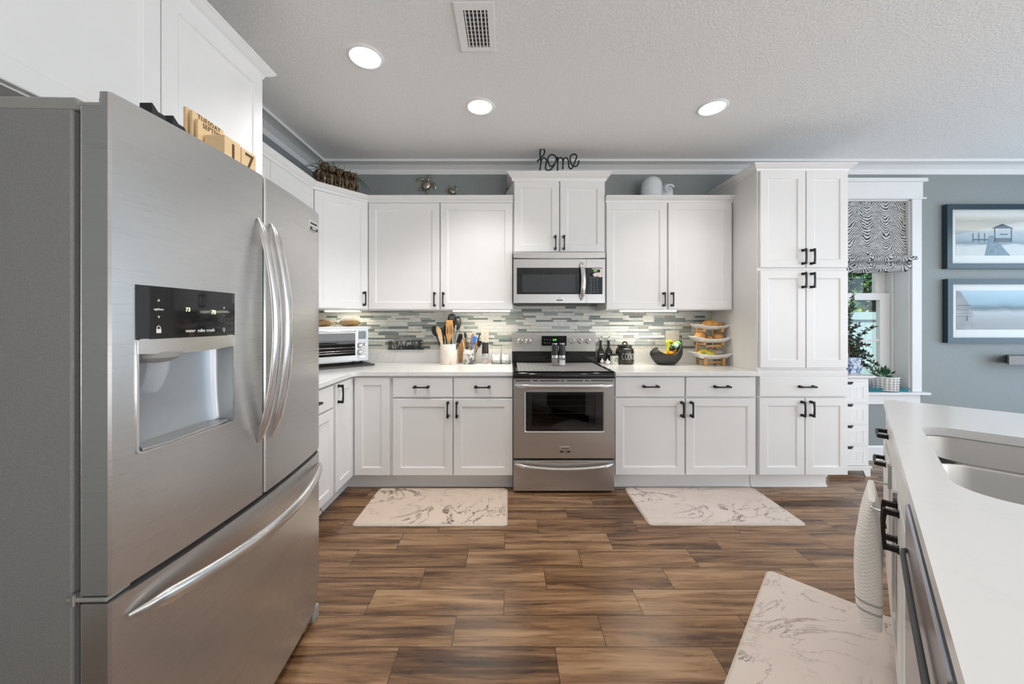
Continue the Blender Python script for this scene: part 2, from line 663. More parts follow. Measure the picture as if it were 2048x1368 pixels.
# mosaic splashback
TI = [plain('tile_pale_glass', (.60, .615, .585), .12, var=.05, scale=14), marble('tile_white_marble', (.66, .65, .61), (.36, .34, .31), 16, .7, .06, .22),
      plain('tile_sage_glass', (.30, .335, .315), .1, var=.06, scale=14), plain('tile_slate_glass', (.155, .19, .19), .08, var=.08, scale=14),
      plain('tile_taupe_glass', (.25, .235, .205), .12, var=.08, scale=14), plain('tile_grout', (.60, .585, .53), .8)]
b = MB()
x0, x1, z0, z1 = XL + .001, X(1424, YW - .012), 1.04, 1.47
b.mi = 5
b.box(x0, x1, YW - .008, YW - .0005, z0, z1)
rr = random.Random(21)
hs = [.0265, .0105, .0270, .0235, .0135, .0250, .0245, .0110, .0225, .0255, .0130, .0270, .0200, .0165, .0230]
z = z0 + .001
k = 0
while z < z1 - .008:
    h = min(hs[k % len(hs)], z1 - z)
    x = x0 + rr.uniform(-.12, 0)
    while x < x1:
        L = rr.choice([.10, .13, .16, .19, .08]) * (1.25 if h < .015 else 1)
        if h < .015: p = [.26, .10, .32, .24, .08]
        else: p = [.36, .29, .13, .15, .07]
        q = rr.random(); mi = 0
        for mi, pp in enumerate(p):
            q -= pp
            if q < 0: break
        a, c = max(x, x0), min(x + L, x1)
        if c - a > .006:
            b.mi = mi
            d = .0115 if mi != 1 else .0105
            b.frustum((a, c - .0022, z, z + h - .0022, -.008), (a + .001, c - .0032, z + .001, z + h - .0032, -d), Matrix.Translation((0, YW, 0)) @ Matrix(((1, 0, 0, 0), (0, 0, 1, 0), (0, 1, 0, 0), (0, 0, 0, 1))))
        x += L
    z += h
    k += 1
struct(b.build('wall_splashback', TI))
b = MB()
b.box(XL, x1 + .006, YW - .016, YW, 1.034, 1.041)
b.box(x1, x1 + .010, YW - .013, YW, 1.041, 1.392)
struct(b.build('trim_3', plain('cream_tile_edge', (.74, .66, .50), .4)))

# window: casing, jambs, sash, muntin, stool, apron, glass
t_ = MB()
cw = .075
t_.box(WX0 - cw, WX0, YW - .02, YW, WZ0, WZ1)
t_.box(WX1, X(1839, YW), YW - .02, YW, WZ0 + .001, WZ1)
t_.box(WX0 - cw, X(1840, YW), YW - .026, YW, WZ1, Z(366, YW))
t_.box(WX0 - cw - .02, X(1846, YW), YW - .045, YW, Z(366, YW), Z(359, YW))
t_.box(WX0 - cw - .015, X(1845, YW), YW - .036, YW, Z(400, YW), Z(397, YW))
win = t_.build('window_1', 'trim', bev=.002)
struct(win)
t_ = MB()
t_.box(WX0, WX0 + .012, YW, YW + WD + .12, WZ0, WZ1); t_.box(WX1 - .012, WX1, YW, YW + WD + .12, WZ0, WZ1)
t_.box(WX0, WX1, YW, YW + WD + .12, WZ1 - .012, WZ1)
t_.build('window_jamb', 'trim', win)
t_ = MB()
t_.box(WX0 - cw - .02, X(1848, YW), YW - .06, YW + .24, WZ0 - .022, WZ0)
t_.build('window_sill', 'trim', win, bev=.003)
t_ = MB()
t_.box(WX0 - cw, X(1836, YW), YW - .02, YW, WZ0 - .115, WZ0 - .022)
t_.build('window_apron', 'trim', win, bev=.002)
YS = YW + .15
gx1 = X(1760, YS)
zr0, zr1 = Z(600, YS), Z(586, YS)
t_ = MB()
t_.box(WX0 + .012, WX0 + .10, YS, YS + .04, WZ0, zr1); t_.box(gx1, WX1 - .03, YS, YS + .04, WZ0, zr1)
t_.box(WX0 + .1, gx1, YS, YS + .04, zr0, zr1); t_.box(WX0 + .1, gx1, YS, YS + .04, WZ0, WZ0 + .07)
t_.box(WX0 + .1, gx1, YS + .005, YS + .03, Z(683, YS), Z(679, YS))
t_.box(WX1 - .03, WX1 - .012, YS - .02, YS + .08, WZ0, WZ1)
t_.build('window_sash', 'trim', win, bev=.003)
t_ = MB()
t_.box(WX0 + .012, WX0 + .09, YS + .045, YS + .085, zr1 - .04, WZ1); t_.box(X(1761, YS), WX1 - .03, YS + .045, YS + .085, zr1 - .04, WZ1)
t_.box(WX0 + .09, X(1761, YS), YS + .045, YS + .085, zr1 - .04, zr1)
t_.build('window_sash', 'trim', win, bev=.003)
t_ = MB()
t_.box(WX0 + .1, gx1, YS + .016, YS + .020, WZ0 + .07, zr0)
t_.box(WX0 + .09, X(1761, YS), YS + .062, YS + .066, zr1, WZ1)
t_.build('window_pane', 'pane', win)

# ceiling lamps
lampsp = [(731, 114, 'recessed ceiling light above the refrigerator, largest of the three'), (960, 213, 'recessed ceiling light in front of the black home sign'),
          (1425, 215, 'recessed ceiling light above the tall pantry side')]
lampsp = [(X(px, (ZC - H) * F / (CY - py)), (ZC - H) * F / (CY - py), lab) for px, py, lab in lampsp]
# lamps added out of view to brighten the floor and lower fronts
lampsp += [(-.15, 1.25, 'added unseen ceiling light over the floor between the refrigerator and the island'), (1.40, 1.25, 'added unseen ceiling light over the sink in the island'), (2.9, 1.25, 'added unseen ceiling light over the seating side of the island'),
           (-.15, -.2, 'added unseen ceiling light over the near end of the floor'), (1.40, -.2, 'added unseen ceiling light behind the dishwasher end of the island')]
LW = [52, 46, 20, 27, 10, 6, 14, 8]
for k, (x, Y, lab) in enumerate(lampsp):
    o = thing('ceiling_light', lab, 'ceiling light', (x, Y, ZC), 0, 'recessed ceiling lights')
    b = MB(T(x, Y, ZC)); b.lathe([(.078, -.001), (.078, -.004), (.084, -.009), (.094, -.006), (.098, -.001)], 40, cap=False)
    b.build('trim_ring', 'white_plastic', o, sm=40)
    b = MB(T(x, Y, ZC)); b.lathe([(.079, -.0005), (.079, -.004)], 40)
    b.build('lens', 'lamp_glow', o)
    lamp('downlight_beam', 'SPOT', (x, Y, ZC - .03), (0, 0, 0), LW[k], (1, .965, .925), spot_size=math.radians(112), spot_blend=.7, shadow_soft_size=.07)
# ceiling vent
Y0, Y1 = (ZC - H) * F / (CY - 2), (ZC - H) * F / (CY - 101)
vx0, vx1 = X(905, Y0), X(987, Y0)
o = thing('ceiling_vent', 'white square air vent with dark slots in the ceiling', 'vent', ((vx0 + vx1) / 2, (Y0 + Y1) / 2, ZC))
b = MB()
i_ = .042
for (a, c, d, e) in ((vx0, vx1, Y0, Y0 + i_), (vx0, vx1, Y1 - i_ * .7, Y1), (vx0, vx0 + i_, Y0 + i_, Y1 - i_ * .7), (vx1 - i_ * .75, vx1, Y0 + i_, Y1 - i_ * .7)):
    b.box(a, c, d, e, ZC - .007, ZC - .0005)
b.build('frame', 'white_plastic', o, bev=.002)
b = MB(); b.box(vx0 + i_, vx1 - i_ * .75, Y0 + i_, Y1 - i_ * .7, ZC - .0012, ZC - .0004)
b.build('backing', 'dark_gap', o)
n = 6
for k in range(n):
    xx = vx0 + i_ + (vx1 - vx0 - i_ * 1.75) * (k + .25) / n
    b = MB(); b.box(xx, xx + .006, Y0 + i_, Y1 - i_ * .7, ZC - .007, ZC - .001); b.build('slat', 'white_plastic', o)
b = MB()
for k in range(9):
    yy = Y0 + i_ + (Y1 - Y0 - i_ * 1.7) * (k + .6) / 9
    b.box(vx0 + i_, vx1 - i_ * .75, yy, yy + .008, ZC - .003, ZC - .0012)
b.build('damper', 'print_grey', o)

# ================================================================== cabinets
def shaker(mb, x0, x1, z0, z1, fr=.058, th=.02, rec=.008):
    """five piece door in a front frame: front at y=0, depth +y."""
    c = .0025
    rings = [(0, th, 0), (0, c, 0), (c, 0, 0), (fr, 0, 0), (fr + .004, .003, 0), (fr + .005, rec - .002, 0), (fr + .013, rec, 0)]
    vs, fs = [], []
    for i_, y, _ in rings:
        vs += [(x0 + i_, y, z0 + i_), (x1 - i_, y, z0 + i_), (x1 - i_, y, z1 - i_), (x0 + i_, y, z1 - i_)]
    for r in range(len(rings) - 1):
        for k in range(4):
            a, b_ = r * 4 + k, r * 4 + (k + 1) % 4
            fs.append((a, b_, b_ + 4, a + 4))
    k = (len(rings) - 1) * 4
    fs += [(k, k + 1, k + 2, k + 3), (3, 2, 1, 0)]
    mb.add(vs, fs)


def slab(mb, x0, x1, z0, z1, th=.02):
    c = .003
    rings = [(0, th), (0, c), (c, 0)]
    vs, fs = [], []
    for i_, y in rings:
        vs += [(x0 + i_, y, z0 + i_), (x1 - i_, y, z0 + i_), (x1 - i_, y, z1 - i_), (x0 + i_, y, z1 - i_)]
    for r in range(2):
        for k in range(4):
            a, b_ = r * 4 + k, r * 4 + (k + 1) % 4
            fs.append((a, b_, b_ + 4, a + 4))
    fs += [(8, 9, 10, 11), (3, 2, 1, 0)]
    mb.add(vs, fs)


def pull(fr, x, z, vert, parent, L=.118, mat='bronze'):
    """bar pull with two square feet, on a front frame."""
    m = fr @ T(x, 0, z) @ (Matrix.Rotation(PI / 2, 4, 'Y') if vert else Matrix())
    b = MB(m)
    for s_ in (-1, 1):
        c = s_ * (L / 2 - .009)
        b.frustum((c - .010, c + .010, -.010, .010, 0), (c - .0095, c + .0095, -.0095, .0095, .004), Matrix.Rotation(PI / 2, 4, 'X'))
        b.frustum((c - .0075, c + .0075, -.0075, .0075, .004), (c - .0075, c + .0075, -.0075, .0075, .030), Matrix.Rotation(PI / 2, 4, 'X'))
    pts = [(L / 2 * u, -.030 - .005 * (1 - u * u), 0) for u in (-1, -.8, -.5, 0, .5, .8, 1)]
    b.tube(pts, [.0085, .0078, .0068, .0064, .0068, .0078, .0085], 4, up=(0, 0, 1))
    return b.build('handle', mat, parent)


CPROF = [(0, 0), (.006, 0), (.010, .010), (.012, .018), (.024, .026), (.040, .040), (.046, .044), (.046, .052), (0, .052)]
def crownprof(z): return [(d, z + q) for d, q in CPROF]


def cabinet(name, label, cat, fr, w, d, z0, z1, doors=(), drawers=(), group=None, toe=None, yface=.022, style=shaker):
    loc = fr @ Vector((0, yface, z0 if toe is None else 0))
    rz = math.atan2(fr[1][0], fr[0][0])
    o = thing(name, label, cat, loc, rz, group)
    b = MB(fr)
    b.box(0, w, yface, d, z0, z1)
    b.build('body', 'white', o, bev=.001)
    for (x0, x1, a, c, hd) in doors:
        b = MB(fr); style(b, x0, x1, a, c)
        p = b.build('door', 'white', o)
        if hd:
            pull(fr, hd[0], hd[1], True, p)
    for (x0, x1, a, c, hd) in drawers:
        b = MB(fr); slab(b, x0, x1, a, c)
        p = b.build('drawer', 'white', o)
        if hd:
            pull(fr, hd[0], hd[1], False, p)
    if toe:
        b = MB(fr)
        b.box(toe[0], toe[1], toe[2], d, 0.0, z0)
        b.sweep([(0, 0), (.014, 0), (.012, .010), (.005, .018), (0, .02)], [(toe[0], toe[2]), (toe[1], toe[2])])
        b.build('toe_kick', 'white', o)
    return o


FB = T(0, YD, 0)                       # base cabinets against the back wall: front frame x = world x
FU = T(0, YU, 0)
def bx(px): return X(px, YD)
def bz(py): return Z(py, YD)
def ux(px): return X(px, YU)
def uz(py): return Z(py, YU)
TOEY = .098
DB = YW - YD - .002
# --- base, left of the range
BZ0 = bz(951) - .004
x0, x1 = bx(782), bx(1026)
o = cabinet('base_cabinet', 'white base cabinet with two drawers and two doors left of the range', 'cabinet', FB @ T(x0, 0, 0), x1 - x0, DB, BZ0, .878,
        [(bx(785.5) - x0, bx(905) - x0, bz(951), bz(798), (bx(896) - x0, bz(818.5))), (bx(907) - x0, bx(1025) - x0, bz(951), bz(798), (bx(914) - x0, bz(818.5)))],
        [(bx(785.5) - x0, bx(905) - x0, bz(794.5), bz(755.5), (bx(843.5) - x0, bz(773.5))), (bx(907) - x0, bx(1025) - x0, bz(794.5), bz(755.5), (bx(965) - x0, bz(773.5)))],
        toe=(0, x1 - x0, TOEY))
# --- corner lazy susan with its bifold door
XB = -1.180                            # plane of the doors of the left run
o = thing('corner_base_cabinet', 'white corner base cabinet with folding door pair', 'cabinet', (XL + .3, YW - .3, 0))
b = MB()
b.prism([(XL + .002, YW - .002), (XL + .002, X(0, 1) * 0 + 2.47), (XB - .022, 2.47), (XB - .022, YD + .022), (bx(782) - .001, YD + .022), (bx(782) - .001, YW - .002)], BZ0, .878)
b.build('body', 'white', o)
b = MB()
b.prism([(XL + .002, YW - .002), (XL + .002, 2.47), (XB - TOEY, 2.47), (XB - TOEY, YD + TOEY), (bx(782) - .001, YD + TOEY), (bx(782) - .001, YW - .002)], 0, BZ0)
b.sweep([(0, 0), (.014, 0), (.012, .010), (.005, .018), (0, .02)], [(XB - TOEY, 2.47), (XB - TOEY, YD + TOEY), (bx(782), YD + TOEY)])
b.build('toe_kick', 'white', o)
b = MB(FB); shaker(b, bx(708.5), bx(778.5), bz(951), bz(755)); b.build('door', 'white', o)
FL = T(XB, 0, 0, PI / 2)               # left run frame: x = world y, front faces +x
b = MB(FL); shaker(b, 2.478, YD - .004, bz(951), bz(755)); p = b.build('door', 'white', o)
pull(FL, 2.478 + .034, Z(788, 2.51), True, p, .128)
# --- left run base next to the refrigerator
o = cabinet('base_cabinet', 'white base cabinet half hidden behind the refrigerator, drawer over door', 'cabinet', FL @ T(1.768, 0, 0), .687, .618, BZ0, .878,
        [(.142, .679, bz(951), bz(798), None)], [(.142, .679, bz(794.5), bz(755.5), (.412, bz(775)))], toe=(0, .687, TOEY))
# --- base right of the range
x0, x1 = bx(1230), bx(1516)
cabinet('base_cabinet', 'white base cabinet with two drawers and two doors right of the range', 'cabinet', FB @ T(x0, 0, 0), x1 - x0, DB, BZ0, .878,
        [(bx(1231) - x0, bx(1369.5) - x0, bz(950), bz(797), (bx(1363) - x0, bz(818))), (bx(1372) - x0, bx(1510.5) - x0, bz(950), bz(797), (bx(1382) - x0, bz(818)))],
        [(bx(1231) - x0, bx(1369.5) - x0, bz(793.5), bz(754.5), (bx(1300.5) - x0, bz(772.5))), (bx(1372) - x0, bx(1510.5) - x0, bz(793.5), bz(754.5), (bx(1442.5) - x0, bz(773)))],
        toe=(0, x1 - x0, TOEY))
# --- pantry
x0, x1 = bx(1517.5), bx(1698)
PZ = bz(340)
o = cabinet('pantry_cabinet', 'tall white pantry cabinet with six doors and one drawer', 'cabinet', FB @ T(x0, 0, 0), x1 - x0, DB, BZ0, PZ,
        [(bx(1519.5) - x0, bx(1609.5) - x0, bz(950), bz(796), (bx(1603.5) - x0, bz(817))), (bx(1611) - x0, bx(1696) - x0, bz(950), bz(796), (bx(1621.5) - x0, bz(817))),
         (bx(1521) - x0, bx(1611.5) - x0, bz(736), bz(541), (bx(1605.5) - x0, bz(561))), (bx(1613) - x0, bx(1696.5) - x0, bz(736), bz(541), (bx(1622.5) - x0, bz(561))),
         (bx(1521) - x0, bx(1611.5) - x0, bz(535), bz(341.5), (bx(1605.5) - x0, bz(514))), (bx(1613) - x0, bx(1696.5) - x0, bz(535), bz(341.5), (bx(1622.5) - x0, bz(514)))],
        [(bx(1519.5) - x0, bx(1696) - x0, bz(793), bz(753), (bx(1612) - x0, bz(773)))], toe=(0, bx(1690) - x0 - .06, TOEY))
b = MB(FB); b.sweep([(0, .878), (.010, .878), (.012, .898), (.012, bz(741)), (0, bz(740))], [(x0 + .004, .022), (x1, .022)]); b.build('ledge', 'white', o)
b = MB(); b.sweep(crownprof(PZ - .004), [(x0, YW - .003), (x0, YD + .02), (x1, YD + .02), (x1, YW - .003)]); b.build('crown', 'white', o)
# --- wall cabinets on the back wall
DU = YW - YU - .002
UZ0, UZ1 = uz(620), uz(404)
uxl, uxr = ux(735), ux(1026)
A = (-1.475 - .0, YD + .02)            # inner end of the diagonal
cpath = [(-1.475 - .012, 1.80), (-1.475 - .012, YD - .005), (uxl - .004, YU + .014), (uxr, YU + .014)]
o = cabinet('wall_cabinet', 'white two-door wall cabinet between the corner and the microwave', 'cabinet', FU @ T(uxl, 0, 0), uxr - uxl, DU, UZ0, UZ1,
        [(ux(737) - uxl, ux(878.5) - uxl, uz(618.5), uz(406), (ux(869.5) - uxl, uz(599))), (ux(881) - uxl, ux(1024.5) - uxl, uz(618.5), uz(406), (ux(887) - uxl, uz(599)))])
b = MB(); b.sweep(crownprof(UZ1 - .004), cpath, (2, 3)); b.build('crown', 'white', o)
# diagonal corner cabinet
o = thing('corner_wall_cabinet', 'white diagonal corner wall cabinet with one door', 'cabinet', (XL + .25, YW - .25, UZ0))
b = MB()
d0 = Vector((-1.497, YD - .002)); d1 = Vector((uxl - .001, YU + .020))
b.prism([(XL + .002, YW - .002), (XL + .002, d0.y), (d0.x, d0.y), (d1.x, d1.y), (d1.x, YW - .002)], UZ0, UZ1)
b.build('body', 'white', o, bev=.001)
b = MB()
b.prism([(XL + .004, YW - .004), (XL + .004, d0.y - .01), (d0.x - .01, d0.y - .01), (d1.x - .01, d1.y + .005), (d1.x - .003, YW - .004)], UZ1 + .001, UZ1 + .046)
b.build('top_board', 'white', o)
dv = d1 - d0
FD = T(d0.x, d0.y, 0, math.atan2(dv.y, dv.x)) @ T(0, -.022, 0)
b = MB(FD); shaker(b, .014, dv.length - .014, uz(618.5), uz(406)); p = b.build('door', 'white', o)
pull(FD, dv.length - .014 - .036, uz(598), True, p)
b = MB(); b.sweep(crownprof(UZ1 - .004), cpath, (1, 2)); b.build('crown', 'white', o)
# left wall cabinet
FLU = T(-1.475, 0, 0, PI / 2)
o = cabinet('wall_cabinet', 'white two-door wall cabinet on the left wall past the refrigerator', 'cabinet', FLU @ T(1.768, 0, 0), YD - .004 - 1.768, .322, UZ0, UZ1,
        [(.004, .478, uz(618.5), uz(406), None), (.484, .978, uz(618.5), uz(406), None)])
b = MB(); b.sweep(crownprof(UZ1 - .004), cpath, (0, 1)); b.build('crown', 'white', o)
# above the microwave
x0, x1 = ux(1026.5), ux(1211)
CZ1 = uz(361)
o = cabinet('wall_cabinet', 'small white two-door wall cabinet above the microwave with wide crown', 'cabinet', FU @ T(x0, 0, 0), x1 - x0, DU, uz(507), CZ1,
        [(ux(1028.5) - x0, ux(1118) - x0, uz(503.5), uz(362.5), (ux(1110.5) - x0, uz(486))), (ux(1120.5) - x0, ux(1209) - x0, uz(503.5), uz(362.5), (ux(1127.5) - x0, uz(486)))])
b = MB(); b.sweep([(d * 1.1, CZ1 - .004 + q * 1.35) for d, q in CPROF], [(x0, YW - .02), (x0, YU + .014), (x1, YU + .014), (x1, YW - .02)]); b.build('crown', 'white', o)
b = MB(); b.prism([(X(1012, YW - .03), YW - .03), (x0 - .002, YU + .05), (x0 - .002, YU + .062), (X(1012, YW - .03) + .006, YW - .022)], UZ1 + .001, CZ1 - .004)
b.build('side_filler', 'white', o)
CROWNTOP = CZ1 - .004 + .052 * 1.35
# right wall cabinet
x0, x1 = ux(1211.5), bx(1517.5) - .004
o = cabinet('wall_cabinet', 'white two-door wall cabinet between the microwave and the pantry', 'cabinet', FU @ T(x0, 0, 0), x1 - x0, DU, UZ0, UZ1,
        [(ux(1213) - x0, ux(1334) - x0, uz(618.5), uz(405.5), (ux(1327) - x0, uz(599))), (ux(1337) - x0, ux(1464) - x0, uz(618.5), uz(405.5), (ux(1343.5) - x0, uz(599)))])
b = MB(); b.sweep(crownprof(UZ1 - .004), [(x0, YU + .014), (ux(1466), YU + .014), (ux(1466), YU + .06)]); b.build('crown', 'white', o)
# above the refrigerator
XA = -1.18
FA = T(XA, 0, 0, PI / 2)
ya, yb = .705, 1.746
AZ0, AZ1 = 1.862, 2.470
o = cabinet('wall_cabinet', 'deep white two-door cabinet above the refrigerator', 'cabinet', FA @ T(ya, 0, 0), yb - ya, .618, AZ0, AZ1,
        [(.004, .526, AZ0 + .004, AZ1 - .004, None), (.531, yb - ya - .006, AZ0 + .004, AZ1 - .004, None)])
b = MB(); b.sweep(crownprof(AZ1 - .004), [(XA - .012, ya), (XA - .012, yb), (XL + .003, yb)]); b.build('crown', 'white', o)
b = MB(); b.box(XL + .002, XA - .02, yb + .002, yb + .02, 0, AZ0); b.build('side_panel', 'white', o)

# ------------------------------------------------------------------ worktops
ye = YD - .012
b = MB()
cl = [(XL + .002, 1.768), (XB + .012, 1.768), (XB + .012, ye - .05)] + [(XB + .062 - .05 * math.cos(a), ye - .05 + .05 * math.sin(a)) for a in (.4, .8, 1.2)] + [(XB + .062, ye), (bx(1026), ye), (bx(1026), YW - .002), (XL + .002, YW - .002)]
b.prism(cl, .881, CT)
wt = thing('worktop', 'white quartz L-shaped worktop left of the range', 'worktop', (-.6, 3.0, .881))
b.build('slab', 'quartz', wt, bev=.003)
b = MB(); b.box(XL + .002, bx(1026), YW - .022, YW - .002, CT, 1.034); b.build('upstand', 'quartz', wt, bev=.001)
wt = thing('worktop', 'white quartz worktop between the range and the pantry', 'worktop', (1.3, 3.0, .881))
b = MB(); b.box(bx(1230), bx(1517.5) - .002, ye, YW - .002, .881, CT); b.build('slab', 'quartz', wt, bev=.003)
b = MB(); b.box(bx(1230), bx(1517.5) - .002, YW - .022, YW - .002, CT, 1.034); b.build('upstand', 'quartz', wt, bev=.001)
# under cabinet lights
for (p0, p1, yy, lab) in ((650, 722, 3.22, 'lit light strip under the corner wall cabinet'), (905, 1022, YU + .07, 'lit light strip under the wall cabinet left of the microwave'),
                      (1238, 1352, YU + .07, 'lit light strip under the wall cabinet right of the microwave')):
    x0, x1 = X(p0, yy), X(p1, yy)
    o = thing('light_strip', lab, 'light strip', ((x0 + x1) / 2, yy, UZ0), 0, 'lights under the wall cabinets')
    b = MB(); b.box(x0, x1, yy - .02, yy + .02, UZ0 - .010, UZ0 - .0005); b.build('housing', 'white_plastic', o)
    b = MB(); b.box(x0 + .008, x1 - .008, yy - .0215, yy + .0215, UZ0 - .013, UZ0 - .004); b.build('lens', 'strip_glow', o)
    lamp('strip_beam', 'AREA', ((x0 + x1) / 2, yy, UZ0 - .016), (0, 0, 0), 1.1 if p0 == 650 else 2.1, (1, .93, .76), shape='RECTANGLE', size=x1 - x0, size_y=.03)
# ================================================================== refrigerator
fn, ff = Vector((-.8226, .7475)), Vector((-.8455, 1.626))
FW = (ff - fn).length
FR = T(fn.x, fn.y, 0, math.atan2(ff.y - fn.y, ff.x - fn.x))
def bow(u): return .030 * (1 - ((u - FW / 2) / (FW / 2)) ** 2)
SPL = .445
fr_ = thing('refrigerator', 'stainless steel french door refrigerator with water dispenser and bottom freezer', 'refrigerator', FR @ Vector((FW / 2, .4, 0)), math.atan2(ff.y - fn.y, ff.x - fn.x))
b = MB(FR); b.box(.006, FW - .006, .082, .90, .03, 1.742); b.build('case', 'case', fr_, bev=.004)
b = MB(FR); b.box(.02, FW - .02, .058, .083, .06, 1.735); b.build('door_seal', 'dark_gap', fr_)
b = MB(FR); b.box(SPL - .006, SPL + .006, -.022, .0575, .74, 1.74); b.build('gap_shade_strip', 'dark_gap', fr_)  # dark strip put in so the gap between the doors reads shaded
b = MB(FR); b.box(.004, FW - .004, .010, .0575, .708, .745); b.build('door_seal', 'dark_gap', fr_)
b = MB(FR); b.box(.03, FW - .03, .06, .30, .004, .045); b.build('toe_grille', 'black', fr_)


def cols(u0, u1, extra=(), n=16):
    s = {round(u0 + (u1 - u0) * i / n, 5) for i in range(n + 1)} | set(extra)
    return sorted(x for x in s if u0 <= x <= u1)


def panel(mb, u0, u1, z0, z1, hole=None, zl=None, back=.058, step=True):
    """bowed steel front with folded edges."""
    us = cols(u0 + .004, u1 - .004, (hole[0], hole[1]) if hole else ())
    us = [u0 + .0008] + us + [u1 - .0008]
    def fy(u): return -bow(u) + (.005 if (u < u0 + .002 or u > u1 - .002) else 0)
    zs = [0, .25, .5, .75, 1]
    zv = [z0 + (z1 - z0) * q for q in zs]
    if hole:
        zv = sorted({z0, z1, hole[2], hole[3]} | {z0 + (z1 - z0) * .2, z0 + (z1 - z0) * .8})
    vs, idx = [], {}
    for j, zz in enumerate(zv):
        for i, u in enumerate(us):
            lo = zl(u) if zl else z0
            q = (zz - z0) / (z1 - z0)
            idx[i, j] = len(vs)
            vs.append((u, fy(u), lo + (z1 - lo) * q))
    fs = []
    for j in range(len(zv) - 1):
        for i in range(len(us) - 1):
            if hole and us[i] >= hole[0] - 1e-6 and us[i + 1] <= hole[1] + 1e-6 and zv[j] >= hole[2] - 1e-6 and zv[j + 1] <= hole[3] + 1e-6:
                continue
            fs.append((idx[i, j], idx[i + 1, j], idx[i + 1, j + 1], idx[i, j + 1]))
    mb.add(vs, fs)
    # sides, bottom, top
    n = len(us)
    J = len(zv) - 1
    top = [(u, fy(u), z1) for u in us]
    bot = [(u, fy(u), zl(u) if zl else z0) for u in us]
    yl = .016 if step else back
    tz = z1 - .030 if step else z1
    for line, prof in ((top, None), ):
        vs = [p for p in line] + [(p[0], yl, z1) for p in line]
        if step:
            vs += [(p[0], yl, tz) for p in line] + [(p[0], back, tz) for p in line]
        fs = []
        for r in range(len(vs) // n - 1):
            for i in range(n - 1):
                fs.append((r * n + i, r * n + i + 1, (r + 1) * n + i + 1, (r + 1) * n + i))
        mb.add(vs, fs)
    vs = bot + [(p[0], back, p[2]) for p in bot]
    mb.add(vs, [(i, i + 1, n + i + 1, n + i) for i in range(n - 1)])
    for k in (0, -1):
        p, q = bot[k], top[k]
        vs = [p, q, (q[0], yl, z1)] + ([(q[0], yl, tz)] if step else []) + [(q[0], back, tz), (p[0], back, p[2])]
        mb.add(vs, [tuple(range(len(vs)))])
    vs = [(u0, back, zl(u0) if zl else z0), (u1, back, zl(u1) if zl else z0), (u1, back, tz), (u0, back, tz)]
    mb.add(vs, [(0, 1, 2, 3)])


DT = 1.776
HU0, HU1, HZ0, HZ1 = .049, .309, 1.011, 1.232
b = MB(FR); panel(b, .0, SPL - .0045, .735, DT, (HU0, HU1, HZ0, HZ1))
dl = b.build('door', 'steel', fr_, sm=30)
b = MB(FR); panel(b, SPL + .0045, FW, .735, DT)
dr = b.build('door', 'steel', fr_, sm=30)
b = MB(FR); panel(b, 0, FW, .055, .718, zl=lambda u: .055 + max(0, (.045 - min(u, FW - u)) / .045) * .09, step=False)
dw = b.build('freezer_drawer', 'steel', fr_, sm=30)
b = MB(FR)
b.box(.001, SPL - .004, .0165, .022, 1.748, 1.777); b.box(.001, SPL - .004, .0165, .064, 1.7465, 1.754)
b.build('top_trim', 'grey_plastic', dl, bev=.0015)
b = MB(FR)
b.box(SPL + .004, FW - .001, .0165, .022, 1.748, 1.777); b.box(SPL + .004, FW - .001, .0165, .064, 1.7465, 1.754)
b.build('top_trim', 'grey_plastic', dr, bev=.0015)
b = MB(FR @ T(.03, .038, 0)); b.lathe([(.0095, 1.756), (.0105, 1.758), (.0105, 1.774), (.008, 1.778)], 20); b.build('hinge_pin', 'grey_plastic', fr_, sm=40)
for u0 in (.008, FW - .10):
    b = MB(FR); b.frustum((u0, u0 + .085, .062, .26, 1.742), (u0 + .006, u0 + .079, .085, .25, 1.772)); b.build('hinge_cover', 'grey_plastic', fr_, bev=.004)
b = MB(FR); b.box(-.0005, .05, .006, .09, .7215, .7305); b.build('hinge', 'grey_plastic', fr_, bev=.003)
b = MB(FR @ T(.0, .072, .716)); b.lathe([(.005, 0), (.005, .022)], 12); b.build('hinge_pin', 'steel_fine', fr_, sm=40)
for u0 in (.02, FW - .07):
    b = MB(FR); b.frustum((u0, u0 + .05, -.006, .05, 0), (u0 - .004, u0 + .054, -.004, .06, .052)); b.build('foot', 'grey_plastic', fr_, bev=.004)


def fridge_handle(parent, path, r, up=(0, -1, 0), flat=(1, .55)):
    b = MB(FR)
    N = len(path)
    rs = [r * (.25 + .75 * min(1, 4.2 * math.sin(PI * (i + .12) / (N - 1 + .24)) ** 1.0)) for i in range(N)]
    b.tube(path, rs, 14, up=up, flat=flat)
    return b


for u, par in ((.412, dl), (.478, dr)):
    pts = [(u, -bow(u) - .004 - .058 * math.sin(PI * k / 24) ** .75, .913 + (1.63 - .913) * k / 24) for k in range(25)]
    fridge_handle(par, pts, .0205, flat=(1, .5)).build('handle', 'steel_fine', par, sm=50)
pts = []
for k in range(29):
    u = .03 + (.868 - .03) * k / 28
    pts.append((u, -bow(u) - .004 - .060 * math.sin(PI * k / 28) ** .7, .668 - .016 * math.sin(PI * k / 28)))
fridge_handle(dw, pts, .019).build('handle', 'steel_fine', dw, sm=50)
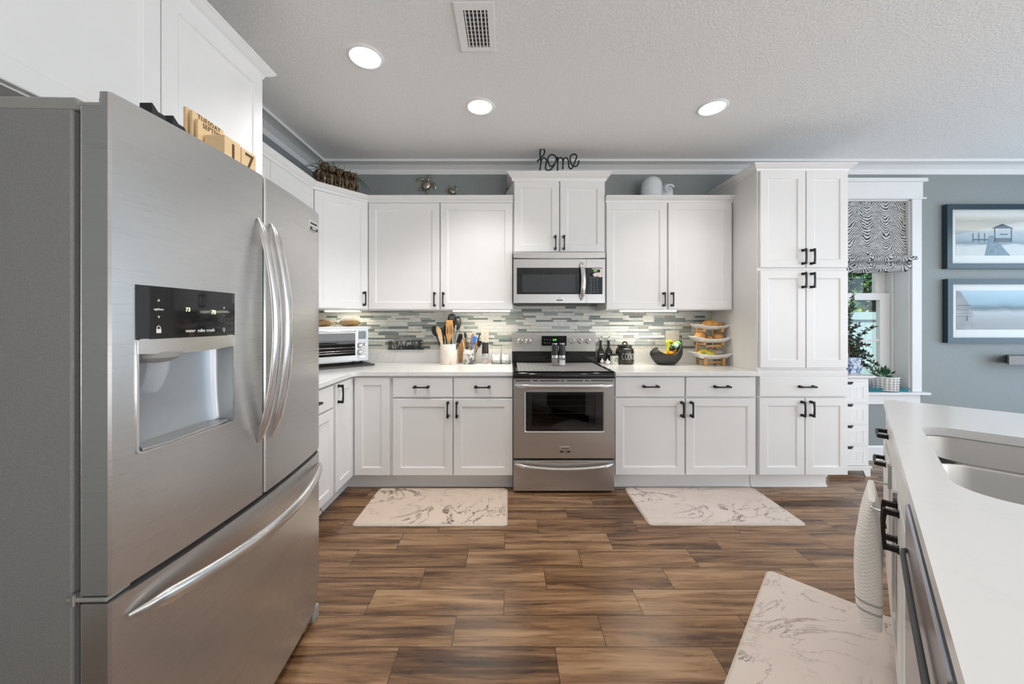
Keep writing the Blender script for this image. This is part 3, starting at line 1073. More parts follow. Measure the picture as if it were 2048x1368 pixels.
# dispenser
def bowgrid(mb, u0, u1, z0, z1, off, n=10, zb=None):
    vs, fs = [], []
    for i in range(n + 1):
        u = u0 + (u1 - u0) * i / n
        lo = z0 if zb is None else zb(i / n)
        vs += [(u, -bow(u) - off, lo), (u, -bow(u) - off, z1), (u, -bow(u) + .004, lo), (u, -bow(u) + .004, z1)]
    for i in range(n):
        a = i * 4
        fs += [(a, a + 4, a + 5, a + 1), (a + 1, a + 5, a + 7, a + 3), (a, a + 2, a + 6, a + 4)]
    fs += [(0, 1, 3, 2), (n * 4, n * 4 + 2, n * 4 + 3, n * 4 + 1)]
    mb.add(vs, fs)
b = MB(FR); bowgrid(b, HU0 - .003, HU1 + .003, 1.2605, 1.382, .0025); pn = b.build('dispenser_panel', 'black_glass', dl, sm=30)
b = MB(FR); bowgrid(b, HU0, HU1, 1.231, 1.259, .004, zb=lambda q: 1.229 - .006 * math.sin(PI * q)); b.build('dispenser_band', 'steel_fine', dl, sm=30)
b = MB(FR)
def rec(p, q):          # curved back of the niche
    a = PI * p
    d = .052 * math.sin(a) ** .45 * (1 - .25 * (1 - q) ** 3)
    return (HU0 + (HU1 - HU0) * (.5 - .5 * math.cos(a)), -bow(HU0 + (HU1 - HU0) * (.5 - .5 * math.cos(a))) * (1 if d < .004 else .3) + d, HZ0 + (HZ1 - HZ0) * q)
b.surf(rec, 25, 8)
b.surf(lambda p, q: tuple(Vector(rec(p, 0)) * q + Vector((HU0 + (HU1 - HU0) * (.5 - .5 * math.cos(PI * p)), -bow(HU0 + (HU1 - HU0) * p) - .001, HZ0)) * (1 - q)), 25, 4)
b.surf(lambda p, q: tuple(Vector(rec(p, 1)) * q + Vector((HU0 + (HU1 - HU0) * (.5 - .5 * math.cos(PI * p)), -bow(HU0 + (HU1 - HU0) * p) - .001, HZ1)) * (1 - q)), 25, 4)
b.build('dispenser_niche', plain('dispenser_niche_grey', (.42, .44, .46), .34, .55, var=.02), dl, sm=40)
b = MB(FR)
fr0 = rrect(HU0 - .002, HU1 + .002, HZ0 - .004, 1.262, .010)
vs, fs = [], []
for (u, z) in fr0: vs.append((u, -bow(u) - .003, z))
for (u, z) in rrect(HU0 + .0025, HU1 - .0025, HZ0 + .001, 1.257, .008): vs.append((u, -bow(u) - .003, z))
n = len(fr0)
for (u, z) in fr0: vs.append((u, -bow(u) + .002, z))
fs = [(i, (i + 1) % n, n + (i + 1) % n, n + i) for i in range(n)] + [(i, (i + 1) % n, 2 * n + (i + 1) % n, 2 * n + i) for i in range(n)]
b.add(vs, fs); b.build('dispenser_rim', 'steel_fine', dl, sm=30)
b = MB(FR)
b.prism([(HU0 + .008, -.012), (HU0 + .06, -.026), (HU1 - .06, -.028), (HU1 - .008, -.02), (HU1 - .04, .034), (HU0 + .13, .044), (HU0 + .04, .034)], HZ0 + .001, HZ0 + .008)
b.build('drip_tray', 'steel', dl, bev=.002)
b = MB(FR)
b.lathe([(.050, 1.2285), (.047, 1.216), (.030, 1.206), (.012, 1.202)], 24, T(HU0 + .075, .022, 0)); b.build('nozzle', 'grey_plastic', dl, sm=40)
b = MB(FR)
b.surf(lambda p, q: (HU0 + .045 + .055 * p, .010 + .03 * q * q + .006 * math.sin(PI * p), 1.205 - .078 * q), 8, 8)
b.surf(lambda p, q: (HU0 + .045 + .055 * p, .014 + .03 * q * q + .006 * math.sin(PI * p), 1.205 - .078 * q), 8, 8)
b.build('paddle', 'clear_plastic', dl, sm=40)
FT = lambda u, z: facing(FR, u, z, -bow(u) - .0034)
for s_, u, z, sz, mt in (('water', .170, 1.277, .0125, 'print_white'), ('cube', .200, 1.277, .0125, 'print_white'), ('crush', .228, 1.277, .0125, 'print_white'), ('options', .092, 1.329, .008, 'print_white'),
                     ('^', .092, 1.347, .014, 'print_white'), ('v', .092, 1.312, .012, 'print_white'), ('+', .272, 1.338, .012, 'print_white'), ('-', .272, 1.318, .012, 'print_white'),
                     ('73', .163, 1.330, .014, 'led_pale'), ('70', .237, 1.325, .016, 'led_pale')):
    text('panel_marking', s_, sz, mt, pn, FT(u, z))
b = MB(FR @ T(.092, -bow(.092) - .0032, 1.280)); b.box(-.006, .006, -.0006, 0, -.006, .003); b.tube([(-.004, 0, .003), (-.004, 0, .008), (0, 0, .011), (.004, 0, .008), (.004, 0, .003)], .0008, 6)
b.build('lock_symbol', 'print_white', pn)
b = MB(FR @ T(.272, -bow(.272) - .0032, 1.279)); b.tube([(.0035 * math.cos(a), 0, .0035 * math.sin(a)) for a in [2 * PI * k / 10 for k in range(10)]], .0006, 5, closed=True); b.box(-.0015, .0015, -.0006, 0, -.008, -.004)
b.build('bulb_symbol', 'print_white', pn)
b = MB(FR @ T(.792, -bow(.792), 1.703)); b.box(-.034, .034, -.006, -.0005, -.022, .022); bd = b.build('badge', 'steel_fine', dr, bev=.002)
b = MB(FR @ T(.792, -bow(.792), 1.703)); b.box(-.031, .031, -.0068, -.005, -.020, -.006); b.build('badge_band', 'black', bd)
text('badge_text', 'FRIGIDAIRE', .0115, 'print_dark', bd, facing(FR @ T(.792, -bow(.792), 1.703), 0, .008, -.0066), sx=.9)
text('badge_text', 'GALLERY', .009, 'print_white', bd, facing(FR @ T(.792, -bow(.792), 1.703), 0, -.013, -.0074), sx=.9)

# calendar blocks on the refrigerator
cf = T(-.88, 1.045, 1.7425, PI / 2)
o = thing('wooden_calendar', 'wooden block calendar reading Tuesday September 17 on the refrigerator', 'calendar', cf @ Vector((.07, .03, 0)), PI / 2)
b = MB(cf); b.box(0, .115, .050, .058, .0, .178); b.box(.003, .118, .034, .042, 0, .170); p = b.build('weekday_board', 'wood_ply', o, bev=.001)
text('engraving', 'TUESDAY', .021, 'wood_burnt', p, facing(cf, .062, .160, .0335), sx=.85, space=1.15)
b = MB(cf); b.box(.006, .130, .020, .028, 0, .146); p = b.build('month_board', 'wood_ply', o, bev=.001)
text('engraving', 'SEPTEMBER', .021, 'wood_burnt', p, facing(cf, .070, .134, .0195), sx=.85, space=1.1)
for k, (s_, h) in enumerate((('1', .108), ('17'[1], .104))):
    b = MB(cf); b.box(.022 + k * .068, .086 + k * .068, -.045, .015, .0, h); p = b.build('date_cube', 'wood_ply', o, bev=.0015)
    text('engraving', s_, .085, 'wood_burnt', p, facing(cf, .054 + k * .068, .062, -.0456))
for k, (yy, lab) in enumerate(((.880, 'black clip on top of the refrigerator, nearest to the lens'.replace('nearest to the lens', 'farther from the calendar')), (.934, 'black clip on top of the refrigerator beside the wooden calendar'))):
    m = T(-.86, yy, 1.7425, PI / 2)
    b = MB(m); b.prism([(-.018, 0), (.020, 0), (.020, .058), (.015, .066), (-.002, .066), (-.016, .079), (-.018, .079)], -.012, .018, 'y')
    tag(b.build('clip', 'black', bev=.002), lab, 'clip', 'black clips on the refrigerator')

# ================================================================== range
YR = 2.72
rx0 = X(1027, YR); RWD = X(1229, YR) - rx0
FG = T(rx0, YR, 0)
def gx(px): return X(px, YR) - rx0
def gz(py): return Z(py, YR)
rg = thing('range', 'stainless steel electric range with black cooktop and oven window', 'range', (rx0 + RWD / 2, YR + .33, 0))
b = MB(FG); b.box(.004, RWD - .004, .045, .645, .03, .868); b.build('body', 'black_gloss', rg, bev=.002)
b = MB(FG)
b.prism([(-.010, .868), (.645, .868), (.645, CT + .003), (.010, CT + .003), (-.006, CT - .004), (-.016, CT - .022), (-.016, .880)], 0, RWD, 'x')
b.build('cooktop', 'black_gloss', rg, bev=.004, sm=50)
b = MB(FG)
for u in (0, RWD - .02): b.box(u, u + .02, -.0, .60, CT + .002, CT + .007)
b.box(0, RWD, -.004, .014, CT + .002, CT + .006)
b.build('cooktop_rim', 'black_gloss', rg, bev=.002)
b = MB(FG); b.box(.004, RWD + .0, .605, .650, CT + .003, 1.02); b.build('riser', 'black_gloss', rg, bev=.003)
BGY = .588
b = MB(FG); b.prism([(BGY + .022, 1.018), (.652, 1.018), (.652, 1.19), (BGY + .014, 1.196), (BGY + .008, 1.190)], -.004, RWD + .004, 'x'); bgd = b.build('backguard', 'steel', rg, bev=.003)
YB = YR + BGY + .017
lean = -.0812
FBG = T(rx0, YR + BGY + .0215, 1.018) @ Matrix.Rotation(-lean, 4, 'X')
def kx(px): return X(px, YB) - rx0
def kz(py): return Z(py, YB) - 1.018
b = MB(FBG); b.box(kx(1083), kx(1133), -.004, .004, kz(691.5), kz(671.5)); dsp = b.build('display', 'black_glass', bgd, bev=.002)
text('clock_digits', '2:03', .022, 'led_green', dsp, facing(FBG, kx(1109), kz(679.5), -.0046), sx=.9)
for i in range(3):
    for j in range(2):
        text('panel_marking', ('BAKE', 'BROIL', 'CLEAN', 'KEEP', 'TIMER', 'SET')[i + 3 * j], .0045, 'print_white', dsp, facing(FBG, kx(1089.5 + i * 5.2), kz(679 + j * 7), -.0046))
        text('panel_marking', ('3', '2', '1', '6', '5', '4')[i + 3 * j], .007, 'print_white', dsp, facing(FBG, kx(1120 + i * 4.6), kz(677 + j * 8), -.0046))
for i, px in enumerate((1040, 1056, 1144.5, 1161, 1176)):
    m = FBG @ T(kx(px), 0, kz(682)) @ Matrix.Rotation(PI / 2, 4, 'X')
    b = MB(m); b.lathe([(.026, -.001), (.026, .004), (.022, .006), (.020, .026), (.017, .029), (.001, .029)], 28)
    b.box(-.0035, .0035, -.022, .022, .028, .036)
    kn = b.build('knob', 'steel_fine', bgd, sm=35)
    b = MB(m)
    for k in range(9):
        a = math.radians(-225 + k * 33)
        b.box(.030 * math.cos(a) - .0008, .030 * math.cos(a) + .0008, .030 * math.sin(a) - .0008, .030 * math.sin(a) + .0008, .0, .0006)
    b.build('knob_marking', 'print_dark', bgd)
# oven door
z0, z1 = gz(916.5), gz(757.5)
wx0, wx1, wz0, wz1 = gx(1051), gx(1207), gz(863), gz(784)
b = MB(FG)
for (a, c, d, e) in ((0, RWD, wz1, z1), (0, RWD, z0, wz0), (0, wx0, wz0, wz1), (wx1, RWD, wz0, wz1)):
    b.box(a, c, 0, .044, d, e)
od = b.build('oven_door', 'steel', rg)
b = MB(FG)
ro, ri = rrect(wx0 - .006, wx1 + .006, wz0 - .006, wz1 + .006, .012), rrect(wx0 + .003, wx1 - .003, wz0 + .003, wz1 - .003, .006)
n = len(ro)
b.add([(p[0], -.003, p[1]) for p in ro] + [(p[0], .003, p[1]) for p in ri] + [(p[0], .001, p[1]) for p in ro], [(i, (i + 1) % n, n + (i + 1) % n, n + i) for i in range(n)] + [(i, (i + 1) % n, 2 * n + (i + 1) % n, 2 * n + i) for i in range(n)])
b.build('window_rim', 'steel_fine', od, sm=30)
ix0, ix1, iz0, iz1 = gx(1064), gx(1191), gz(853), gz(790)
b = MB(FG)
for (a, c, d, e) in ((wx0, wx1, iz1, wz1), (wx0, wx1, wz0, iz0), (wx0, ix0, iz0, iz1), (ix1, wx1, iz0, iz1)):
    b.box(a, c, .002, .006, d, e)
b.build('window_border', 'black_glass', od)
b = MB(FG); b.box(wx0, wx1, .0065, .0085, wz0, wz1); b.build('window_glass', 'oven_glass', od)
b = MB(FG)
b.box(ix0 - .02, ix1 + .02, .042, .0445, iz0 - .02, iz1 + .02)
b.build('window_back', 'black', od)
b = MB(FG)
for k, zz in enumerate((.60, .655, .70)):
    b.tube([(ix0 - .01, .03, zz), (ix1 + .01, .03, zz)], .0022, 6)
b.build('oven_rack', 'steel_fine', od)
b = MB(FG)
pts = [(.012 + (RWD - .024) * k / 20, -.006 - .040 * min(1, 3.2 * math.sin(PI * k / 20)) ** .8, gz(770.5) + .0) for k in range(21)]
b.tube(pts, [.006] + [.0155] * 19 + [.006], 14, up=(0, 0, 1), flat=(.8, 1.0)); b.build('handle', 'steel_fine', od, sm=50)
b = MB(FG)
for (a, c) in ((1031, 1060), (1066, 1076), (1080, 1118), (1122, 1128), (1134, 1166), (1170, 1178), (1182, 1226)):
    b.box(gx(a), gx(c), -.0008, .01, gz(762.5), gz(760.5))
b.build('vent_slot', 'dark_gap', od)
b = MB(FG); b.box(gx(1119.5), gx(1140.5), -.003, -.0003, gz(905), gz(893)); bd = b.build('badge', 'steel_fine', od, bev=.001)
b = MB(FG); b.box(gx(1120), gx(1140), -.0036, -.0025, gz(904.7), gz(901)); b.build('badge_band', 'black', bd)
text('badge_text', 'FRIGIDAIRE', .0125, 'print_dark', bd, facing(FG, gx(1130), gz(897), -.0033), sx=.85)
text('badge_text', 'GALLERY', .010, 'print_white', bd, facing(FG, gx(1130), gz(902.8), -.004), sx=.85)
# drawer
z0, z1 = gz(982), gz(921.5)
b = MB(FG); b.box(0, RWD, .002, .044, z0, z1); sd = b.build('storage_drawer', 'steel', rg, bev=.002)
b = MB(FG)
pts = [(.015 + (RWD - .03) * k / 20, -.003 - .035 * min(1, 3 * math.sin(PI * k / 20)) ** .8, gz(928) - .028 * math.sin(PI * k / 20)) for k in range(21)]
b.tube(pts, [.006] + [.0135] * 19 + [.006], 14, up=(0, 0, 1), flat=(.8, 1.0)); b.build('handle', 'steel_fine', sd, sm=50)
for u in (.03, RWD - .06):
    for v in (.06, .58):
        b = MB(FG); b.box(u, u + .03, v, v + .03, 0, .03); b.build('leg', 'black', rg)
# cooktop mat
t = NT('grey_stove_mat')
c = t.coord((1, 1, 1), 'Object', (0, 0, PI / 4))
ck = t.n('ShaderNodeTexChecker'); t.l(c, ck.inputs[0]); ck.inputs['Scale'].default_value = 42
ck.inputs[1].default_value = (.30, .295, .285, 1); ck.inputs[2].default_value = (.22, .22, .215, 1)
t.set(color=ck.outputs[0], rough=.55)
b = MB(FG); b.prism(rrect(.035, RWD - .035, .022, .560, .012), CT + .0035, CT + .006)
tag(b.build('stove_mat', t.m), 'grey patterned silicone mat covering the cooktop', 'mat')

# ================================================================== microwave
YM = 2.99
mx0 = X(1027, YM); MW = X(1210, YM) - mx0
FM = T(mx0, YM, 0)
def mx(px): return X(px, YM) - mx0
def mz(py): return Z(py, YM)
mw = thing('microwave', 'stainless steel over-the-range microwave under the small wall cabinet', 'microwave', (mx0 + MW / 2, YM + .2, mz(607)))
MT = uz(507) - .003
b = MB(FM); b.box(.002, MW - .002, .03, YW - YM - .014, mz(606), MT); b.build('body', 'black', mw, bev=.002)
b = MB(FM)
b.prism([(.0, mz(516.2))] + [(MW * k / 12, mz(516.4) - .004 * math.sin(PI * k / 12)) for k in range(1, 12)] + [(MW, mz(516.2)), (MW, MT), (0, MT)], -.004, .03, 'y')
b.build('vent_trim', 'steel', mw, bev=.002)
px0, px1, pz0, pz1 = mx(1033.5), mx(1205), mz(588.5), mz(535.5)
sx_ = mx(1173)
dz0, dz1 = mz(606), mz(518.2)
b = MB(FM)
for (a, c, d, e) in ((0, sx_ - .001, pz1, dz1), (0, sx_ - .001, dz0, pz0), (0, px0, pz0, pz1)):
    b.box(a, c, 0, .03, d, e)
md = b.build('door', 'steel', mw)
b = MB(FM)
for (a, c, d, e) in ((sx_ + .001, MW, pz1, dz1), (sx_ + .001, MW, dz0, pz0), (px1, MW, pz0, pz1)):
    b.box(a, c, 0, .03, d, e)
mp_ = b.build('control_panel', 'steel', mw)
b = MB(FM); b.box(px0, sx_ - .001, -.001, .03, pz0, pz1); b.build('window', 'black_glass', md, bev=.001)
b = MB(FM); b.box(mx(1044.5), mx(1151), -.0016, -.0008, mz(584), mz(549)); b.build('window_screen', plain('window_screen_mesh', (.035, .037, .040), .12), md)
b = MB(FM); b.box(sx_ + .001, px1, -.001, .03, pz0, pz1); kp = b.build('keypad', 'black_glass', mp_, bev=.001)
b = MB(FM); b.prism([(mx(1184), mz(537)), (mx(1204.5), mz(537)), (mx(1204.5), mz(553)), (mx(1200), mz(555)), (mx(1196), mz(552.5)), (mx(1189), mz(553.5)), (mx(1185), mz(549)), (mx(1190), mz(545.5)), (mx(1200), mz(545)), (mx(1200.5), mz(539)), (mx(1184), mz(538.5))], -.0018, -.0009, 'y')
b.build('sticker', plain('pale_pink_sticker', (.72, .64, .60), .4), kp)
text('clock_digits', '2:04', .017, 'led_green', kp, facing(FM, mx(1190.5), mz(541.8), -.0016))
labs = ['POPCORN', 'POTATO', 'PIZZA', 'MELT', 'COOK', 'TIMER', '1', '2', '3', '4', '5', '6', '7', '8', '9', 'STOP', '0', 'START', 'FAN', 'LEVEL', 'LIGHT']
for k, s_ in enumerate(labs):
    text('key_label', s_, .0095 if len(s_) == 1 else .0046, 'print_white', kp, facing(FM, mx(1182.5 + 6 * (k % 3)), mz(555.5 + 4.7 * (k // 3)), -.0016))
b = MB(FM)
pts = [(mx(1162.5) + .010 * math.sin(PI * k / 18), -.006 - .040 * math.sin(PI * k / 18) ** .7, mz(600.5) + (mz(524) - mz(600.5)) * k / 18) for k in range(19)]
b.tube(pts, [.019 * (.25 + .75 * min(1, 3 * math.sin(PI * (k + .15) / 18.3))) for k in range(19)], 14, up=(0, -1, 0), flat=(1, .6)); b.build('handle', 'steel_fine', md, sm=50)
b = MB(FM); b.box(mx(1112.5), mx(1126.5), -.003, -.0003, mz(601.5), mz(594)); bd = b.build('badge', 'steel_fine', md, bev=.001)
b = MB(FM); b.box(mx(1113), mx(1126), -.0036, -.0025, mz(601.3), mz(599.4)); b.build('badge_band', 'black', bd)
text('badge_text', 'FRIGIDAIRE', .0085, 'print_dark', bd, facing(FM, mx(1119.5), mz(596.7), -.0033), sx=.85)
b = MB(FM); b.prism([(.03, dz0), (MW - .03, dz0), (MW - .09, dz0 - .012), (.07, dz0 - .012)], .02, .30, 'y'); b.build('underside', 'dark_grey', mw)

# ================================================================== toaster oven
tr = math.radians(43)
tw, td, tz0, tz1 = .46, .265, .957, 1.250
tc_ = Vector((-1.217, 3.15)) - tw * Vector((math.cos(tr), math.sin(tr)))
FTO = T(tc_.x, tc_.y, 0, tr)
b = MB(FTO); b.prism(rrect(-.02, tw + .035, -.055, .235, .01), CT + .0005, CT + .014)
tag(b.build('black_board', 'dark_grey', bev=.003), 'thin dark grey board under the toaster oven', 'board')
to = thing('toaster_oven', 'silver countertop toaster oven in the corner with bread on top', 'toaster oven', FTO @ Vector((tw / 2, .13, CT + .014)), tr)
b = MB(FTO)
b.prism(rrect(0, tw, tz0, tz1, .014), .012, td, 'y'); b.build('body', 'steel', to, sm=30)
b = MB(FTO); b.prism(rrect(.002, tw - .002, tz0 + .002, tz1 - .002, .013), 0, .014, 'y'); fp = b.build('front_panel', plain('silver_panel', (.46, .455, .45), .36, .75, var=.02), to, sm=30)
dx1 = tw - .100
b = MB(FTO)
for (a, c, d, e) in ((.006, dx1, tz1 - .052, tz1 - .020), (.006, dx1, tz0 + .012, tz0 + .052), (.006, .022, tz0 + .052, tz1 - .052), (dx1 - .016, dx1, tz0 + .052, tz1 - .052)):
    b.box(a, c, -.012, -.001, d, e)
td_ = b.build('door', 'steel', to, bev=.001)
b = MB(FTO); b.box(.022, dx1 - .016, -.009, -.006, tz0 + .052, tz1 - .052); b.build('door_glass', 'oven_glass', td_)
b = MB(FTO); b.box(.022, dx1 - .016, -.0040, -.0015, tz0 + .052, tz1 - .052); b.build('door_back', plain('oven_cavity', (.03, .03, .03), .5), td_)
b = MB(FTO)
for zz in (tz0 + .075, tz0 + .092, tz0 + .120): b.tube([(.024, -.005, zz), (dx1 - .018, -.005, zz)], .002, 6)
b.build('rack', 'steel_fine', td_)
b = MB(FTO)
b.tube([(.02, -.012, tz1 - .038), (.02, -.034, tz1 - .038), (.05, -.038, tz1 - .038), (dx1 - .05, -.038, tz1 - .038), (dx1 - .02, -.034, tz1 - .038), (dx1 - .02, -.012, tz1 - .038)], .008, 10); b.build('handle', 'steel_fine', td_, sm=50)
b = MB(FTO); b.prism(rrect(tw - .085, tw - .022, tz1 - .105, tz1 - .038, .006), -.002, 0.001, 'y'); b.build('display', plain('grey_lcd', (.14, .17, .17), .15), fp)
for (u, z, r) in ((tw - .072, tz1 - .160, .0195), (tw - .072, tz1 - .218, .0195), (tw - .032, tz1 - .150, .010)):
    m = FTO @ T(u, 0, z) @ Matrix.Rotation(PI / 2, 4, 'X')
    b = MB(m); b.lathe([(r * 1.12, -.001), (r * 1.12, .003), (r, .004), (r * .93, .020), (r * .8, .022), (.001, .022)], 24); k_ = b.build('knob', 'steel_fine', fp, sm=40)
    b = MB(m); b.lathe([(r * 1.25, -.0005), (r * 1.25, .0022)], 24); b.build('knob_ring', 'print_dark', fp)
for z in (tz1 - .180, tz1 - .203, tz1 - .226):
    m = FTO @ T(tw - .033, 0, z) @ Matrix.Rotation(PI / 2, 4, 'X')
    b = MB(m); b.lathe([(.0085, -.001), (.0085, .003), (.007, .004)], 16); b.build('button', 'steel_fine', fp, sm=40)
b = MB(FTO); b.prism(rrect(tw - .078, tw - .028, tz0 + .030, tz0 + .044, .003), -.002, .001, 'y'); b.build('button', 'steel_fine', fp)
for u in (.03, tw - .05):
    for v in (.03, td - .05):
        b = MB(FTO @ T(u, v, CT + .0142)); b.lathe([(.013, 0), (.012, .012), (.016, tz0 - CT - .013)], 14); b.build('foot', 'black', to, sm=40)
# bread bags on the toaster oven
t = NT('bread_crust')
v = t.noise(t.coord(), 22, 5)
t.set(color=t.ramp(v, [(.3, (.30, .10, .025)), (.7, (.52, .23, .07))]), rough=.6)
M['crust'] = t.m
t = NT('bread_bag_film')
v = t.noise(t.coord(), 9, 4)
t.set(color=t.ramp(v, [(.35, (.85, .82, .72)), (.62, (.80, .66, .25))]), rough=.25, alpha=.38)
M['bread_bag'] = t.m
for (u, v, L, hh, lab) in ((.335, .10, .105, .075, 'bagged loaf of bread with yellow print at the right end of the toaster oven top'), (.130, .11, .085, .055, 'bagged loaf of bread partly hidden behind the refrigerator edge')):
    m = FTO @ T(u, v, tz1 + .001)
    o = thing('bread_bag', lab, 'bread', m @ Vector((0, 0, 0)), tr, 'bread loaves on the toaster oven')
    b = MB(m); b.surf(lambda p, q: ((L * .8) * math.sin(PI * q) ** .4 * (1 if True else 0) * 0 + L * .8 * (2 * q - 1), .05 * math.cos(2 * PI * p) * (math.sin(PI * min(max(q, .02), .98)) ** .35), .030 + .029 * math.sin(2 * PI * p) * (math.sin(PI * min(max(q, .02), .98)) ** .35)), 18, 13, True)
    b.build('loaf', 'crust', o, sm=60)
    rr = random.Random(int(u * 100))
    ph = [rr.uniform(0, 6) for _ in range(4)]
    b = MB(m)
    b.surf(lambda p, q: (L * (2 * q - 1), (.060 + .006 * math.sin(9 * p * 2 + ph[0])) * math.cos(2 * PI * p) * (math.sin(PI * min(max(q, .04), .96)) ** .4),
                         .003 + max(0, (hh * (.5 + .5 * math.sin(2 * PI * p)) + .004 * math.sin(14 * q + ph[1] + 5 * p)) * (math.sin(PI * min(max(q, .04), .96)) ** .4))), 26, 21, True)
    b.build('bag', 'bread_bag', o, sm=60)

# ================================================================== island
IC = at(1767, 798, CT)
ia = math.atan2(-.7169, -.6971)
FI = T(IC.x, IC.y, 0, ia)
IL, IDp = 2.36, 1.02
isl = thing('kitchen_island', 'white angled kitchen island with drawers and sink base', 'island', FI @ Vector((1.0, .5, 0)), ia)
b = MB(FI)
b.box(.03, .50, .028, .66, .10, .885); b.box(.50, 1.285, .028, .050, .10, .885); b.box(.50, 1.285, .57, .66, .10, .885); b.box(.50, 1.285, .05, .57, .10, .13); b.box(1.265, 1.285, .05, .57, .13, .66)
b.box(1.895, 2.3, .028, .66, .10, .885); b.box(1.285, 1.895, .60, .66, .10, .885)
b.build('body', 'white', isl, bev=.001)
b = MB(FI); b.box(.06, 1.284, .10, .65, 0, .10); b.box(1.896, 2.28, .10, .65, 0, .10); b.build('toe_kick', 'white', isl)
def idoor(kind, x0, x1, z0, z1, y=.0, name='door', handle=None, vert=True):
    fr = FI @ T(0, .006 + y, 0)
    b = MB(fr); (shaker if kind else slab)(b, x0, x1, z0, z1)
    p = b.build(name, 'white', isl)
    if handle: pull(fr, handle[0], handle[1], vert, p, .13)
    return p
idoor(0, .045, .465, .735, .872, 0, 'drawer', (.235, .795), False)
idoor(0, .045, .465, .425, .728, -.008, 'drawer', (.235, .672), False)
idoor(0, .045, .465, .115, .418, 0, 'drawer', (.235, .36), False)
idoor(0, .475, 1.275, .735, .872, 0, 'false_drawer')
idoor(1, .475, .872, .115, .728, 0, 'door', (.838, .640))
idoor(1, .878, 1.275, .115, .728, 0, 'door', (.912, .640))
idoor(1, 1.905, 2.29, .115, .872, 0, 'door')
# dishwasher
dwf = FI @ T(1.292, 0, 0)
o = thing('dishwasher', 'stainless steel dishwasher in the near end of the island', 'dishwasher', dwf @ Vector((.3, .3, .0)), ia)
b = MB(dwf); b.box(0, .596, .022, .57, .10, .868); b.box(.01, .586, .08, .57, .0, .10); b.build('body', 'dark_gap', o)
b = MB(dwf); b.box(0, .596, -.004, .022, .115, .866); dd = b.build('door', steel('dishwasher_blue_steel', (.42, .45, .50), .22), o, bev=.004)
b = MB(dwf)
b.tube([(.05, -.004, .775), (.055, -.010, .775), (.08, -.012, .775), (.30, -.013, .775), (.516, -.012, .775), (.541, -.010, .775), (.546, -.004, .775)], .005, 10); b.build('handle', 'dark_grey', dd, sm=50)
# worktop with sink cut-out
iw = thing('worktop', 'white quartz worktop of the island with the sink cut into it', 'worktop', FI @ Vector((1.1, .5, .885)), ia)
SX0, SX1, SY0, SY1 = .53, 1.275, .077, .50
hole = rrect(SX0, SX1, SY0, SY1, .085, 8)
def slabhole(mb, x0, x1, y0, y1, z0, z1, hole, bb):
    n = len(hole)
    corner = [(bb[1], bb[2]), (bb[1], bb[3]), (bb[0], bb[3]), (bb[0], bb[2])]
    k = n // 4
    for zz in (z0, z1):
        vs = [(p[0], p[1], zz) for p in hole]
        fs = []
        cc = len(vs)
        vs += [(c[0], c[1], zz) for c in corner]
        for q in range(4):
            for i in range(k - 1):
                fs.append((q * k + i, q * k + i + 1, cc + q))
            fs.append((q * k + k - 1, (q * k + k) % n, cc + (q + 1) % 4, cc + q))
        mb.add(vs, fs)
        for (a, c, d, e) in ((x0, x1, y0, bb[2]), (x0, x1, bb[3], y1), (x0, bb[0], bb[2], bb[3]), (bb[1], x1, bb[2], bb[3])):
            mb.add([(a, d, zz), (c, d, zz), (c, e, zz), (a, e, zz)], [(0, 1, 2, 3)])
    vs = [(p[0], p[1], z) for z in (z0, z1) for p in hole]
    mb.add(vs, [(i, (i + 1) % n, n + (i + 1) % n, n + i) for i in range(n)])
    ol = rrect(x0, x1, y0, y1, .006, 2)
    m = len(ol)
    mb.add([(p[0], p[1], z) for z in (z0, z1) for p in ol], [(i, (i + 1) % m, m + (i + 1) % m, m + i) for i in range(m)])
b = MB(FI); slabhole(b, 0, IL, 0, IDp, .885, CT, hole, (SX0 - .02, SX1 + .02, SY0 - .02, SY1 + .02))
b.build('slab', 'quartz_plain', iw)
b = MB(FI)
sink = thing('double_sink', 'undermount stainless steel double bowl sink in the island', 'sink', FI @ Vector((.9, .29, .70)), ia)
mid = .895
for (a, c, lab) in ((SX0 - .008, mid - .012, 'bowl'), (mid + .012, SX1 + .008, 'bowl')):
    b = MB(FI)
    rings = []
    for (z, ins, r) in ((.8845, -.016, .09), (.8845, 0, .08), (.878, .004, .078), (.74, .014, .07), (.705, .030, .06), (.697, .060, .045)):
        rings.append([(p[0], p[1], z) for p in rrect(a + ins, c - ins, SY0 - .008 + ins, SY1 + .008 - ins, max(.02, r), 8)])
    n = len(rings[0])
    vs = [p for r in rings[1:] for p in r]
    fs = [(j * n + i, j * n + (i + 1) % n, (j + 1) * n + (i + 1) % n, (j + 1) * n + i) for j in range(len(rings) - 2) for i in range(n)]
    fs.append(tuple(range((len(rings) - 2) * n, (len(rings) - 1) * n)))
    b.add(vs, fs)
    p = b.build(lab, 'steel_vertical', sink, sm=40)
    b = MB(FI @ T((a + c) / 2, .29, .698)); b.lathe([(.045, 0), (.043, .003), (.034, .001), (.001, .0005)], 24); b.build('drain', 'steel_fine', p, sm=40)
b = MB(FI); b.surf(lambda p, q: (mid - .0135 + .027 * p, SY0 + (SY1 - SY0) * q, .8775 - .020 * math.sin(PI * min(1, max(0, q))) ** .5 + .004 * math.sin(PI * p)), 7, 15)
b.build('divider', 'steel_vertical', sink, sm=60)
